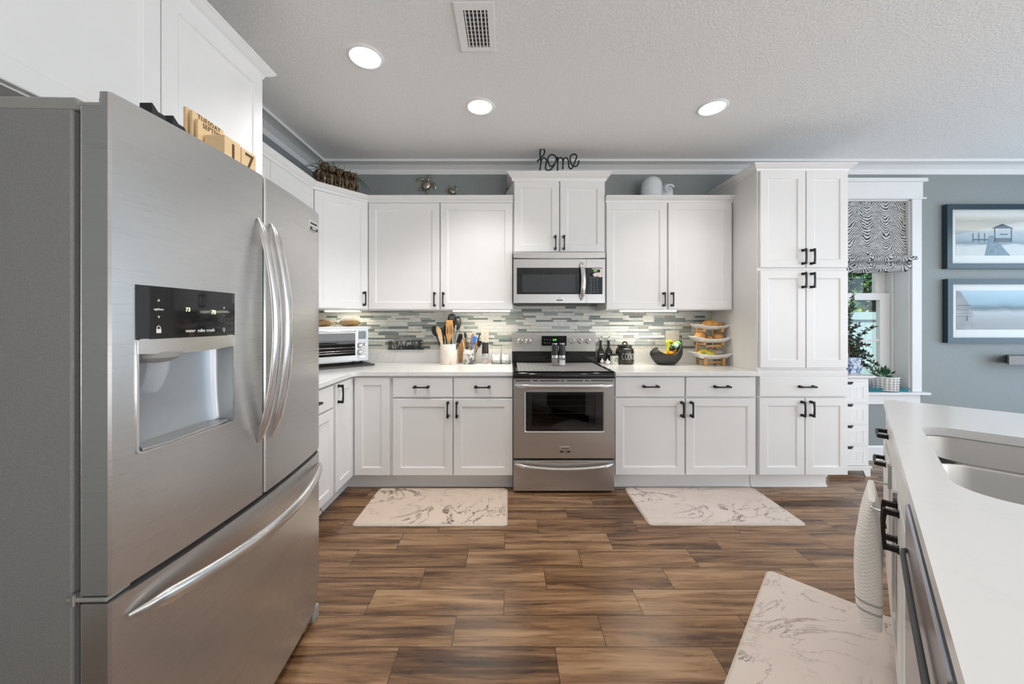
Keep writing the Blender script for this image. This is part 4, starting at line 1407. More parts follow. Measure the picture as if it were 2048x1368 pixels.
# towel bar and towel
tb = thing('towel_bar', 'chrome over-door towel bar on the island sink door', 'towel bar', FI @ Vector((.66, -.03, .66)), ia)
b = MB(FI)
b.tube([(.50, -.004, .655), (.50, -.045, .655), (.51, -.052, .655), (.80, -.052, .655), (.81, -.045, .655), (.81, -.004, .655)], .0045, 8); b.build('bar', 'steel_fine', tb, sm=50)
for u in (.50, .81):
    b = MB(FI); b.box(u - .012, u + .012, -.004, .0052, .640, .7305); b.box(u - .012, u + .012, -.004, .03, .7285, .7312); b.build('bracket', 'steel_fine', tb)
t = NT('white_waffle_towel')
c = t.coord((1, 1, 1))
sp = t.n('ShaderNodeSeparateXYZ'); t.l(c, sp.inputs[0])
ws = t.math('MULTIPLY', t.math('SINE', t.math('MULTIPLY', sp.outputs[0], 520)), t.math('SINE', t.math('MULTIPLY', sp.outputs[2], 520)))
zz = sp.outputs[2]
def band(a, b_): return t.math('MULTIPLY', t.math('GREATER_THAN', zz, a), t.math('LESS_THAN', zz, b_))
bands = t.math('MAXIMUM', band(.055, .064), band(.085, .094))
t.set(color=t.mix(bands, (.85, .825, .775), (.42, .42, .40)), rough=.9, sheen=.3)
t.bump(ws, .35, .002)
b = MB(FI)
def towel(p, q):                # folded drape: closed sections from the hem up to the bar
    hem = .225
    z = hem + (.668 - hem) * (1 - (1 - q) ** 1.25 if q < 1 else 1)
    pin = min(1, max(0, (z - .50) / .165))
    cu, hu = .655 + .012 * (1 - q), .128 - .006 * pin
    tc2 = -.058 + .006 * pin
    ht = (.034 + .006 * math.sin(q * 5)) * (1 - pin ** 3 * .62)
    a = 2 * PI * p
    ca, sa = math.cos(a), math.sin(a)
    e = .55
    u = cu + hu * math.copysign(abs(ca) ** e, ca) + .004 * math.sin(7 * q + 2 * a)
    y = tc2 + ht * math.copysign(abs(sa) ** .7, sa) + .0065 * math.sin(3 * a + 2.2 * q) * (1 - pin)
    return (u, min(y, .0), z + .004 * math.sin(2 * a) * (1 - q))
b.surf(towel, 64, 46, True)
b.surf(lambda p, q: tuple(Vector(towel(p, 1)) * (1 - q) + Vector((.655, -.052, .674)) * q), 64, 4, True)
b.surf(lambda p, q: tuple(Vector(towel(p, 0)) * (1 - q) + Vector((.667, -.058, .235)) * q), 64, 4, True)
tw_ = b.build('dish_towel', t.m, sm=70, origin=tuple(FI @ Vector((.65, -.06, .225))))
tag(tw_, 'white waffle dish towel with grey stripes hanging on the island', 'towel')
# ================================================================== floor mats
def floormat(m, x0, x1, y0, y1, label, matn):
    b = MB(m)
    o1, o2 = rrect(x0, x1, y0, y1, .03, 6), rrect(x0 + .010, x1 - .010, y0 + .010, y1 - .010, .024, 6)
    n = len(o1)
    b.mi = 1
    b.add([(p[0], p[1], .0005) for p in o1] + [(p[0], p[1], .006) for p in o1] + [(p[0], p[1], .0145) for p in o2],
          [tuple(range(n))[::-1]] + [(i, (i + 1) % n, n + (i + 1) % n, n + i) for i in range(n)] + [(n + i, n + (i + 1) % n, 2 * n + (i + 1) % n, 2 * n + i) for i in range(n)])
    b.mi = 0
    b.add([(p[0], p[1], .0145) for p in o2], [tuple(range(n))])
    return tag(b.build('kitchen_mat', [matn, 'mat_edge'], sm=0), label, 'mat')


floormat(Matrix(), -.995, -.006, 2.289, 2.796, 'beige marble-print kitchen mat on the floor left of the range', 'mat_marble')
floormat(Matrix(), .893, 1.895, 2.296, 2.808, 'beige marble-print kitchen mat on the floor right of the range', 'mat_marble_pale')
floormat(FI, .285, 1.50, -.43, .05, 'marble-print kitchen mat along the front of the island', 'mat_marble_pale')

# ================================================================== worktop, left side
def con(px, py):                      # a point of the worktop under a pixel
    return at(px, py, CT)


# IMAGINE sign on the upstand ledge
sgY = YW - .034
sx0, sx1 = X(776, sgY), X(848, sgY)
sz0, sz1 = 1.0345, Z(681.5, sgY)
sg = thing('word_sign', 'black metal sign reading IMAGINE on the worktop upstand', 'sign', ((sx0 + sx1) / 2, sgY, sz0))
b = MB(); b.box(sx0, sx1, sgY - .012, sgY + .012, sz0, sz0 + .006); b.build('base', 'black_iron', sg, bev=.001)
hh = sz1 - sz0 - .005
L = {'I': (.10, [[(0.05, 0), (.05, 1)]]), 'M': (.75, [[(0, 0), (.03, 1), (.38, .25), (.72, 1), (.75, 0)]]), 'A': (.62, [[(0, 0), (.31, 1), (.62, 0)], [(.10, .28), (.52, .28)]]),
     'G': (.62, [[(.58, .85), (.42, .98), (.22, .95), (.06, .7), (.02, .45), (.10, .18), (.28, .02), (.48, .06), (.60, .25), (.60, .42), (.34, .42)]]),
     'N': (.50, [[(0, 0), (0, 1), (.5, 0), (.5, 1)]]), 'E': (.42, [[(.42, 1), (.04, 1), (.0, .9), (0, .1), (.06, 0), (.42, 0)], [(0, .58), (.36, .58)]])}
tot = sum(L[c][0] + .17 for c in 'IMAGINE') - .17
kx_ = (sx1 - sx0 - .016) / tot
xx = sx0 + .008
for c in 'IMAGINE':
    b = MB()
    for st in L[c][1]:
        b.tube([(xx + p[0] * kx_, sgY, sz0 + .005 + p[1] * hh) for p in st], .0056, 6)
    b.build('letter', 'black_iron', sg)
    xx += (L[c][0] + .17) * kx_


def crock(name, label, px, Y, r, h, matn, square=False):
    x = X(px, Y)
    b = MB(T(x, Y, CT + .0005))
    b.lathe([(r * .96, 0), (r, .004), (r, h - .003), (r - .002, h), (r - .006, h), (r - .008, h - .004), (r - .009, .014), (.001, .012)], 40)
    return tag(b.build(name, matn, sm=40), label, 'crock'), Vector((x, Y, CT + .014))


c1, B1 = crock('utensil_crock', 'beige marble utensil crock, the larger one, beside the word sign', 897.5, 3.245, .078, .178, 'crock_marble')
c2, B2 = crock('utensil_crock', 'grey and white swirled utensil crock, the smaller one', 938.5, 3.262, .062, .130, 'crock_swirl')


def toframe(base, tip):
    up = (tip - base).normalized()
    right = Vector((0, 1, 0)).cross(up).normalized()
    nr = up.cross(right)
    m = Matrix.Identity(4)
    for i in range(3):
        m[i][0], m[i][1], m[i][2], m[i][3] = right[i], nr[i], up[i], base[i]
    return m, (tip - base).length


def utensil(name, label, base, tip, hl, hw, style, matn, hr=.006, hmat=None, group=None):
    m, Ln = toframe(base, tip)
    o = thing(name, label, 'utensil', base, 0, group)
    b = MB(m); b.tube([(0, 0, 0), (0, 0, Ln - hl + .01)], hr, 8); b.build('handle', hmat or matn, o, sm=50)
    b = MB(m)
    z0 = Ln - hl
    if style == 'ladle':
        b.surf(lambda p, q: (hw / 2 * math.sin(PI * q / 2) * math.cos(2 * PI * p), -.012 + .024 * (1 - math.cos(PI * q / 2)) - .010, z0 + hl / 2 + hl / 2 * math.sin(PI * q / 2) * math.sin(2 * PI * p)), 24, 7, True)
        b.surf(lambda p, q: (hw / 2 * math.sin(PI * q / 2) * math.cos(2 * PI * p), -.016 + .026 * (1 - math.cos(PI * q / 2)) - .010, z0 + hl / 2 + hl / 2 * math.sin(PI * q / 2) * math.sin(2 * PI * p)), 24, 7, True)
    elif style == 'slots':
        b.prism([(-.012, z0), (.012, z0), (hw * .5, z0 + hl * .32), (-hw * .5, z0 + hl * .32)], -.004, .004, 'y')
        b.prism([(-hw * .5, z0 + hl * .80), (hw * .5, z0 + hl * .80), (hw * .46, z0 + hl), (-hw * .46, z0 + hl)], -.004, .004, 'y')
        w4 = hw / 7
        for k in range(4):
            x0 = -hw / 2 + k * 2 * w4
            b.box(x0, x0 + w4, -.004, .004, z0 + hl * .32, z0 + hl * .80)
    elif style == 'holes':
        n = 11
        for i in range(n):
            for j in range(n):
                u, v = (i + .5) / n * 2 - 1, (j + .5) / n * 2 - 1
                if u * u + v * v > 1.12: continue
                if i in (3, 5, 7) and j in (3, 5, 7): continue
                b.box(hw / 2 * (2 * i / n - 1), hw / 2 * (2 * (i + 1) / n - 1), -.002, .002, z0 + hl * j / n, z0 + hl * (j + 1) / n)
    elif style == 'spoon':
        b.sphere((0, 0, z0 + hl / 2), (hw / 2, .007, hl / 2), 16, 10)
    elif style == 'turner':
        b.prism([(-.010, z0), (.010, z0), (hw * .5, z0 + hl * .4), (hw * .5, z0 + hl * .93), (hw * .42, z0 + hl), (-hw * .42, z0 + hl), (-hw * .5, z0 + hl * .93), (-hw * .5, z0 + hl * .4)], -.004, .004, 'y')
    elif style == 'whisk':
        for k in range(6):
            a = PI * k / 6
            b.tube([(hw / 2 * math.sin(PI * i / 10) * math.cos(a) * s_, hw / 2 * math.sin(PI * i / 10) * math.sin(a) * s_, z0 + hl * (i / 10)) for s_ in (1,) for i in range(11)], .0014, 5)
            b.tube([(-hw / 2 * math.sin(PI * i / 10) * math.cos(a), -hw / 2 * math.sin(PI * i / 10) * math.sin(a), z0 + hl * (i / 10)) for i in range(11)], .0014, 5)
    elif style == 'pasta':
        b.box(-hw / 2, hw / 2, -.003, .003, z0, z0 + hl)
        for k in range(6):
            b.box(-hw / 2 - .004, hw / 2 + .004, -.014, -.002, z0 + hl * (k + .2) / 6, z0 + hl * (k + .55) / 6)
    b.build('head', matn, o, sm=40 if style in ('ladle', 'spoon', 'whisk') else None)
    return o


def tp(px, py, Y): return Vector((X(px, Y), Y, Z(py, Y)))
G1 = 'utensils in the large crock'
U = [('ladle', 'black nylon ladle leaning far left out of the beige crock', (-.03, .015), (866, 652, 3.25), .10, .055, 'ladle', 'black'),
     ('wooden_spoon', 'round-tipped tan wooden spoon leaning left in the beige crock', (-.028, -.01), (874.5, 652, 3.22), .095, .040, 'spoon', 'wood_light'),
     ('wooden_spatula', 'pale flat wooden spatula leaning left in front of the wooden spoon', (-.022, -.03), (878, 658, 3.185), .13, .032, 'turner', 'wood_light'),
     ('spatula', 'slim black spatula behind the pale wooden spatula', (-.01, .0), (882, 656, 3.24), .12, .022, 'turner', 'black'),
     ('spoon', 'black serving spoon just left of the slotted wooden turner', (-.008, .03), (890, 650, 3.27), .11, .045, 'spoon', 'black'),
     ('slotted_turner', 'orange wooden turner with long slots in the beige crock', (.004, -.035), (899, 640.5, 3.19), .185, .058, 'slots', 'wood_mid'),
     ('skimmer', 'black skimmer with square holes, tallest in the beige crock', (.01, .03), (904, 627.5, 3.275), .085, .075, 'holes', 'black'),
     ('ladle', 'black nylon ladle at the upper right of the beige crock', (.02, .02), (916.5, 633, 3.25), .125, .070, 'ladle', 'black'),
     ('serving_fork', 'steel serving utensil at the right of the orange wooden turner', (.03, -.02), (912, 650, 3.20), .05, .014, 'turner', 'steel_fine'),
     ('pasta_server', 'black ridged pasta server leaning right in the beige crock', (.03, -.01), (922, 668, 3.20), .085, .034, 'pasta', 'black')]
for nm, lab, off, tip, hl, hw, st, mt in U:
    utensil(nm, lab, B1 + Vector((off[0], off[1], 0)), tp(*tip), hl, hw, st, mt, group=G1)
G2 = 'utensils in the small crock'
M['blue'] = plain('blue_plastic', (.02, .16, .72), .4)
U = [('tongs', 'steel tongs leaning left out of the swirled crock', (-.02, -.01), (922.5, 666, 3.24), .06, .012, 'turner', 'steel_fine'),
     ('spoon', 'small black spoon standing behind the steel tongs', (-.01, .02), (930, 664, 3.28), .06, .026, 'spoon', 'black'),
     ('whisk', 'steel whisk in the middle of the swirled crock', (.0, .02), (940, 667, 3.29), .09, .05, 'whisk', 'steel_fine'),
     ('basting_brush', 'utensil with copper-brown head in the swirled crock', (.0, .0), (946, 668, 3.27), .07, .03, 'turner', 'wood_brown'),
     ('spatula', 'bright blue spatula in the swirled crock', (.0, -.02), (950, 673, 3.22), .052, .036, 'turner', 'blue'),
     ('knife', 'black-handled knife leaning right in the swirled crock', (.02, .01), (960, 667, 3.25), .085, .011, 'turner', 'black'),
     ('wooden_brush', 'short copper-coloured handle leaning right in the swirled crock', (.02, -.025), (953.5, 683, 3.205), .05, .016, 'turner', 'wood_brown'),
     ('grill_brush', 'black bristle brush hanging over the right rim of the swirled crock', (.02, -.01), (961.5, 682, 3.235), .055, .026, 'pasta', 'black')]
for nm, lab, off, tip, hl, hw, st, mt in U:
    utensil(nm, lab, B2 + Vector((off[0], off[1], 0)), tp(*tip), hl, hw, st, mt, hr=.004, group=G2)
b = MB(T(X(927, 3.345), 3.345, CT + .0005, 0, math.radians(-3))); b.prism(rrect(-.040, .028, 0, .215, .012), -.006, .006, 'y')
tag(b.build('small_board', 'wood_mid', bev=.002), 'narrow wooden board standing behind the swirled crock', 'board')


def mill(px, py, z, h, r, label, fill, group):
    Y = (H - z) * F / (py - CY)
    x = X(px, Y)
    o = thing('electric_mill', label, 'pepper mill', (x, Y, z), 0, group)
    m = T(x, Y, z + .0005)
    b = MB(m); b.lathe([(r * .9, 0), (r * .98, .004), (r * .98, h * .36)], 28); b.build('jar', 'clear_plastic', o, sm=40)
    b = MB(m); b.lathe([(r * .86, .006), (r * .86, h * .24)], 20); b.build('contents', fill, o, sm=40)
    b = MB(m); b.lathe([(r * 1.0, h * .361), (r * 1.0, h * .47)], 28); b.build('band', 'steel_fine', o, sm=40)
    b = MB(m); b.lathe([(r, h * .471), (r * 1.02, h * .6), (r * .86, h * .93), (r * .78, h * .97)], 28); b.build('grip', 'black', o, sm=40)
    b = MB(m); b.lathe([(r * .80, h * .965), (r * .80, h * .985), (r * .55, h), (r * .3, h * .985), (.001, h * .98)], 28); b.build('cap', 'steel_fine', o, sm=40)
    return o


M['pepper'] = plain('peppercorns', (.13, .09, .07), .8, var=.7, scale=200)
M['salt'] = plain('coarse_salt', (.75, .73, .72), .7, var=.1, scale=200)
M['pink'] = plain('pink_salt', (.45, .33, .29), .7, var=.3, scale=200)
mill(970.5, 727.5, CT, .198, .030, 'black and steel mill on the worktop beside the swirled crock', 'pink', None)
ztop = CT + .0062
mill(1109.8, 731.5, ztop, .190, .029, 'left one of two black and steel mills on the stove mat, filled with dark pepper', 'pepper', 'mills on the range')
mill(1124.2, 731.5, ztop, .190, .029, 'right one of two black and steel mills on the stove mat, holding white salt', 'salt', 'mills on the range')
# cup rack
cr = con(1003, 727)
rk = thing('cup_rack', 'black wire rack holding two white cups beside the range', 'rack', (cr.x, cr.y, CT))
b = MB()
for zz in (CT + .002, CT + .014, CT + .026):
    ol = rrect(cr.x - .088, cr.x + .080, cr.y - .045, cr.y + .045, .02)
    b.tube([(p[0], p[1], zz + .001) for p in ol], .0018, 6, closed=True)
for dx in (-.066, -.046, .040, .058): b.tube([(cr.x + dx, cr.y - .045, CT + .002), (cr.x + dx, cr.y - .045, CT + .027)], .0016, 6)
b.tube([(cr.x - .003, cr.y + .045, CT + .002), (cr.x - .003, cr.y + .045, CT + .135)], .002, 6)
for dy in (-.02, .0, .02): b.tube([(cr.x - .088, cr.y + dy, CT + .003), (cr.x + .08, cr.y + dy, CT + .003)], .0014, 6)
b.build('wire_frame', 'black_iron', rk)
for k, lab in ((-1, 'white ceramic cup in the wire rack, next to the mill'), (1, 'white ceramic cup in the wire rack, next to the range')):
    b = MB(T(cr.x - .004 + k * .043, cr.y, CT + .0048))
    r = .037
    b.surf(lambda p, q: tuple([rr_ * f for rr_, f in zip((math.cos(2 * PI * p), math.sin(2 * PI * p)), [r * (1.0 if q < .8 else 1.0 - .10 * (q - .8) / .2)] * 2)]) + (.078 * q + (.016 * abs(math.cos(2 * PI * p)) - .004) * max(0, (q - .75) / .25),), 32, 14, True)
    b.surf(lambda p, q: (.92 * r * math.cos(2 * PI * p), .92 * r * math.sin(2 * PI * p), .078 * q + (.016 * abs(math.cos(2 * PI * p)) - .004) * max(0, (q - .75) / .25)), 32, 14, True)
    b.lathe([(r * .99, .0), (.001, .0004)], 32)
    tag(b.build('cup', 'white_ceramic', sm=50), lab, 'cup', 'cups in the wire rack')


def outlet(px0, px1, py0, py1, label, gang):
    Y = YW - .016
    x0, x1, z0, z1 = X(px0, Y), X(px1, Y), Z(py1, Y), Z(py0, Y)
    o = thing('wall_outlet', label, 'outlet', ((x0 + x1) / 2, YW - .012, z0))
    b = MB(); b.box(x0, x1, YW - .018, YW - .0118, z0, z1); b.build('cover_plate', 'cream', o, bev=.002)
    w = (x1 - x0) / gang
    for g in range(gang):
        cx = x0 + w * (g + .5)
        for cz in ((z0 * .70 + z1 * .30), (z0 * .3 + z1 * .7)):
            b = MB(T(cx, YW - .0182, cz)); b.prism(rrect(-.016, .016, -.014, .014, .008), -.0014, .001, 'y'); s_ = b.build('socket', 'cream', o)
            b = MB(T(cx, YW - .0198, cz))
            b.box(-.0075, -.0055, -.0004, .001, -.001, .007); b.box(.0055, .0075, -.0004, .001, -.001, .007); b.box(-.002, .002, -.0004, .001, -.0095, -.006)
            b.build('slot', 'print_dark', s_)
    return o


outlet(962, 978, 658, 685, 'single cream outlet on the tiles above the worktop mill', 1)
o = outlet(1331.5, 1358.5, 661, 692, 'wide cream outlet on the tiles above the dark bowl', 2)

# ================================================================== worktop, right side
# oil bottles in a wire caddy
for px, lab in ((1201.3, 'black oil bottle with steel spout nearest the range'), (1217.2, 'black oil bottle with steel spout beside the cookie jar')):
    Y = 3.334
    x = X(px, Y)
    o = thing('oil_bottle', lab, 'bottle', (x, Y, CT), 0, 'black oil bottles')
    m = T(x, Y, CT + .004)
    b = MB(m)
    sec = []
    for s_, z in ((.026, 0), (.0275, .003), (.0275, .098), (.025, .108), (.013, .135), (.0125, .185)):
        sec.append([(p[0], p[1], z) for p in rrect(-s_, s_, -s_, s_, s_ * (.25 if z < .11 else .9), 5)])
    n = len(sec[0])
    b.add([p for r in sec for p in r], [(j * n + i, j * n + (i + 1) % n, (j + 1) * n + (i + 1) % n, (j + 1) * n + i) for j in range(len(sec) - 1) for i in range(n)] + [tuple(range(n))[::-1], tuple(range((len(sec) - 1) * n, len(sec) * n))])
    b.build('glass', 'black_gloss', o, sm=40)
    b = MB(m); b.lathe([(.0135, .1845), (.0135, .198), (.008, .202)], 16); b.build('stopper', 'black', o, sm=40)
    b = MB(m); b.tube(spline([(0, 0, .20), (0, 0, .225), (.004, -.004, .236), (.012, -.010, .240)]), .0036, 8); b.build('spout', 'steel_fine', o, sm=50)
    b = MB(m); b.box(-.013, .013, -.0282, -.0276, .074, .081); b.build('label_print', 'print_white', o)
xa, xb = X(1194, 3.334), X(1225, 3.334)
b = MB()
for zz in (CT + .0025, CT + .045):
    b.tube([(p[0], p[1], zz) for p in rrect(xa, xb, 3.302, 3.366, .01)], .0018, 6, closed=True)
for (x, y) in ((xa, 3.302), (xb, 3.302), (xa, 3.366), (xb, 3.366), ((xa + xb) / 2, 3.302)):
    b.tube([(x + (.002 if x == xa else -.002 if x == xb else 0), y + .0 , CT + .002), (x + (.002 if x == xa else -.002 if x == xb else 0), y, CT + .046)], .0016, 6)
for k in range(1, 4): b.tube([(xa, 3.302 + .016 * k, CT + .0022), (xb, 3.302 + .016 * k, CT + .0022)], .0012, 6)
tag(b.build('bottle_caddy', 'black_iron'), 'thin black wire caddy around the two oil bottles', 'caddy')
# garlic
for px, py, r, lab in ((1204.3, 727, .0165, 'white garlic bulb closest to the range'), (1215.3, 729.3, .0190, 'larger white garlic bulb in front of the candle jar'), (1210.6, 724.5, .0150, 'white garlic bulb at the back of the three')):
    p = con(px, py)
    b = MB(T(p.x, p.y, CT + .001))
    b.surf(lambda a, q: ((lambda f: (f * math.cos(2 * PI * a), f * math.sin(2 * PI * a), r * 2.0 * q ** .9 + (.012 * max(0, q - .86) / .14)))((r * 1.12 * math.sin(PI * min(.97, q * .98 + .02)) ** .55 * (1 + .05 * math.cos(2 * PI * a * 8))) if q < .85 else .004 + .03 * (1 - q))), 32, 16, True)
    tag(b.build('garlic_bulb', plain('garlic_skin', (.80, .77, .74), .5, var=.04), sm=60), lab, 'garlic', 'garlic bulbs')
# candle jar
p = con(1229, 728)
cj = thing('candle_jar', 'white jar with black lid and leaf picture beside the cookie jar', 'jar', (p.x, p.y, CT))
m = T(p.x, p.y, CT + .0005)
b = MB(m); b.lathe([(.035, 0), (.038, .003), (.038, .074), (.036, .077)], 32); b.build('jar', plain('cream_jar', (.74, .72, .66), .3), cj, sm=40)
b = MB(m); b.lathe([(.0385, .0765), (.0395, .079), (.0395, .088), (.037, .091), (.001, .092)], 32); b.build('lid', 'black', cj, sm=40)
b = MB(m); b.surf(lambda a, q: ((.0386) * math.sin(.22 + .55 * math.cos(2 * PI * a) * q), -(.0386) * math.cos(.22 + .55 * math.cos(2 * PI * a) * q), .042 + .026 * math.sin(2 * PI * a) * q), 24, 5, True)
t = NT('leaf_print'); v = t.noise(t.coord((40, 40, 40)), 2, 4)
t.set(color=t.ramp(v, [(.4, (.10, .16, .10)), (.6, (.60, .62, .55))]), rough=.4)
b.build('leaf_print', t.m, cj)
# cookie jar
p = con(1250.5, 728)
ck_ = thing('cookie_jar', 'dark glazed lidded jar lettered COOKIE', 'jar', (p.x, p.y + .01, CT))
m = T(p.x, p.y + .012, CT + .0005)
b = MB(m); b.lathe([(.070, 0), (.076, .004), (.079, .03), (.080, .10), (.078, .125), (.068, .142), (.058, .146), (.058, .150)], 48)
t = NT('dark_olive_glaze'); v = t.noise(t.coord(), 16, 4)
t.set(color=t.ramp(v, [(.35, (.014, .013, .010)), (.7, (.040, .036, .026))]), rough=.10)
b.build('jar', t.m, ck_, sm=40)
b = MB(m); b.lathe([(.060, .1505), (.064, .153), (.064, .166), (.058, .171), (.02, .174), (.001, .174)], 40); ld = b.build('lid', t.m, ck_, sm=40)
b = MB(m); b.tube(spline([(-.018, 0, .173), (-.016, 0, .188), (0, 0, .197), (.016, 0, .188), (.018, 0, .173)]), .007, 10); b.build('lid_knob', t.m, ld, sm=60)
b = MB(m)
def onjar(u, z): return (.0806 * math.sin(u), -.0806 * math.cos(u), z)
def stroke(pts): b.tube([onjar(*q) for q in pts], .0013, 5)
lw = .27
for k, chs in enumerate('COOKIE'):
    u0 = -.60 + k * .335
    z0, z1 = .045, .098
    if chs == 'C': stroke([(u0 + lw * .9, z1 - .004), (u0 + lw * .5, z1), (u0 + .02, (z0 + z1) / 2 + .01), (u0 + .02, (z0 + z1) / 2 - .01), (u0 + lw * .5, z0), (u0 + lw * .9, z0 + .004)])
    if chs == 'O': stroke([(u0 + lw / 2 + lw / 2 * math.cos(a), (z0 + z1) / 2 + (z1 - z0) / 2 * math.sin(a)) for a in [2 * PI * i / 16 for i in range(17)]])
    if chs == 'K': stroke([(u0 + .03, z0), (u0 + .03, z1)]); stroke([(u0 + lw * .85, z1), (u0 + .03, z0 + .024), (u0 + lw * .85, z0)])
    if chs == 'I': stroke([(u0 + .02, z0), (u0 + .02, z1)])
    if chs == 'E':
        u0 -= .20
        stroke([(u0 + lw * .8, z1), (u0 + .02, z1), (u0 + .02, z0), (u0 + lw * .8, z0)]); stroke([(u0 + .02, (z0 + z1) / 2), (u0 + lw * .7, (z0 + z1) / 2)])
b.build('lettering', 'print_white', ck_)
# dark egg-shell bowl
p = con(1332, 729)
BY = p.y
bw = lambda px: X(px, BY) - p.x
bz_ = lambda py: Z(py, BY) - CT
def rimz(a):
    c, s_ = math.cos(a), math.sin(a)
    low = .088
    if c > 0: return low + (.212 - low) * c ** 2.2 * (1 if True else 0)
    return low + (.150 - low) * min(1, abs(c) ** 1.4)
def bowlpt(a, q, off=0):
    zt = rimz(a) * q
    c, s_ = math.cos(a), math.sin(a)
    z = zt
    f = .52 + .48 * math.sin(min(1, z / .11) * PI / 2) ** .8
    if c >= 0:
        rx = .142 * f
        if z > .12: rx -= .010 * ((z - .12) / .09) ** 2
    else:
        rx = .142 * f
        if z > .085: rx -= .060 * ((z - .085) / .065) ** 2.4 * abs(c)
    ry = .088 * f
    return ((rx - off) * c, (ry - off) * s_, z + (.008 if off and q < .05 else 0))
m = T(p.x, BY, CT + .0005)
b = MB(m)
b.surf(lambda u, q: bowlpt(2 * PI * u, q), 64, 20, True)
b.surf(lambda u, q: bowlpt(2 * PI * u, .04 + .96 * q, .009), 64, 20, True)
def rimring(u, q): return tuple(Vector(bowlpt(2 * PI * u, 1)) * (1 - q) + Vector(bowlpt(2 * PI * u, 1, .009)) * q + Vector((0, 0, .003 * math.sin(PI * q))))
b.surf(rimring, 64, 4, True)
b.add([bowlpt(2 * PI * k / 40, 0) for k in range(40)], [tuple(range(40))])
b.add([bowlpt(2 * PI * k / 40, .04, .009) for k in range(40)], [tuple(range(40))])
t = NT('brushed_gunmetal'); v = t.noise(t.coord((4, 4, 26)), 3, 5)
t.set(color=t.ramp(v, [(.3, (.035, .034, .034)), (.7, (.075, .073, .070))]), rough=.42, metal=.55)
tag(b.build('fruit_bowl', t.m, sm=60), 'dark grey shell-shaped bowl holding fruit and a bottle', 'bowl')
M['banana'] = plain('banana_peel', (.74, .56, .045), .45, var=.12, scale=25)
M['banana_green'] = plain('green_banana_peel', (.55, .55, .05), .45, var=.15, scale=25)
M['orange'] = plain('orange_peel', (.80, .34, .02), .45, var=.08, scale=60)
def banana(pts, r, label, matn, group):
    pts = spline(pts, 5)
    n = len(pts)
    rs = []
    for i in range(n):
        q = i / (n - 1)
        rs.append(r * (.30 if q < .08 else min(1, .30 + (q - .08) * 5) if q < .22 else 1 if q < .8 else 1 - .75 * ((q - .8) / .2) ** 2))
    o = thing('banana', label, 'banana', pts[n // 2], 0, group)
    k = max(2, int(n * .12))
    b = MB(); b.tube(pts[k - 1:], rs[k - 1:], 7); b.build('peel', matn, o, sm=50)
    b = MB(); b.tube(pts[:k], [x * 1.05 for x in rs[:k]], 7); b.build('stem', 'wood_brown' if matn == 'banana' else 'banana_green', o, sm=50)
GB = 'bananas in the dark bowl'
banana([tp(1332.5, 679.5, BY + .03), tp(1334.5, 684, BY + .03), tp(1337, 692, BY + .025), tp(1337, 700, BY + .02), tp(1334, 708, BY + .01)], .020, 'greenish yellow banana standing at the left in the dark bowl', 'banana_green', GB)
banana([tp(1335, 680.5, BY + .05), tp(1341, 683, BY + .05), tp(1348, 689, BY + .05), tp(1351, 698, BY + .045), tp(1350, 707, BY + .04)], .019, 'yellow banana curving right behind the bottle in the dark bowl', 'banana', GB)
for (px, py, r, dy, lab) in ((1343, 706.5, .024, -.03, 'orange at the front right of the dark bowl'), (1331, 707.5, .020, -.02, 'orange at the front centre of the dark bowl'), (1350, 708, .020, -.015, 'orange under the bottle in the dark bowl')):
    q = tp(px, py, BY + dy)
    o = thing('orange', lab, 'orange', q - Vector((0, 0, r)), 0, 'oranges in the dark bowl')
    b = MB(); b.sphere(q, (r, r, r * .94), 20, 14); b.build('peel', 'orange', o, sm=60)
    b = MB(); b.sphere(q + Vector((0, 0, r * .93)), (.003, .003, .0015), 8, 6); b.build('navel', 'banana_green', o)
q0, q1 = tp(1341, 699, BY - .035), tp(1359, 684.5, BY - .01)
mm, Ln = toframe(q0, q1)
o = thing('dressing_bottle', 'dark bottle with green and white label lying across the dark bowl', 'bottle', q0)
b = MB(mm); b.lathe([(.016, 0), (.018, .004), (.018, .016)], 20); b.build('cap', 'black', o, sm=40)
b = MB(mm); b.lathe([(.020, .0165), (.024, .024), (.024, Ln), (.020, Ln + .006), (.001, Ln + .007)], 24); b.build('glass', 'black_gloss', o, sm=40)
b = MB(mm); b.lathe([(.0244, .030), (.0244, .046)], 24, cap=False); b.build('label_band', plain('green_label', (.06, .34, .07), .4), o, sm=40)
b = MB(mm); b.lathe([(.0245, .046), (.0245, .074)], 24, cap=False); b.build('label_paper', 'print_white', o, sm=40)
b = MB(mm); b.lathe([(.0245, .074), (.0245, Ln - .006)], 24, cap=False); b.build('label_band', plain('light_green_label', (.25, .55, .12), .4), o, sm=40)

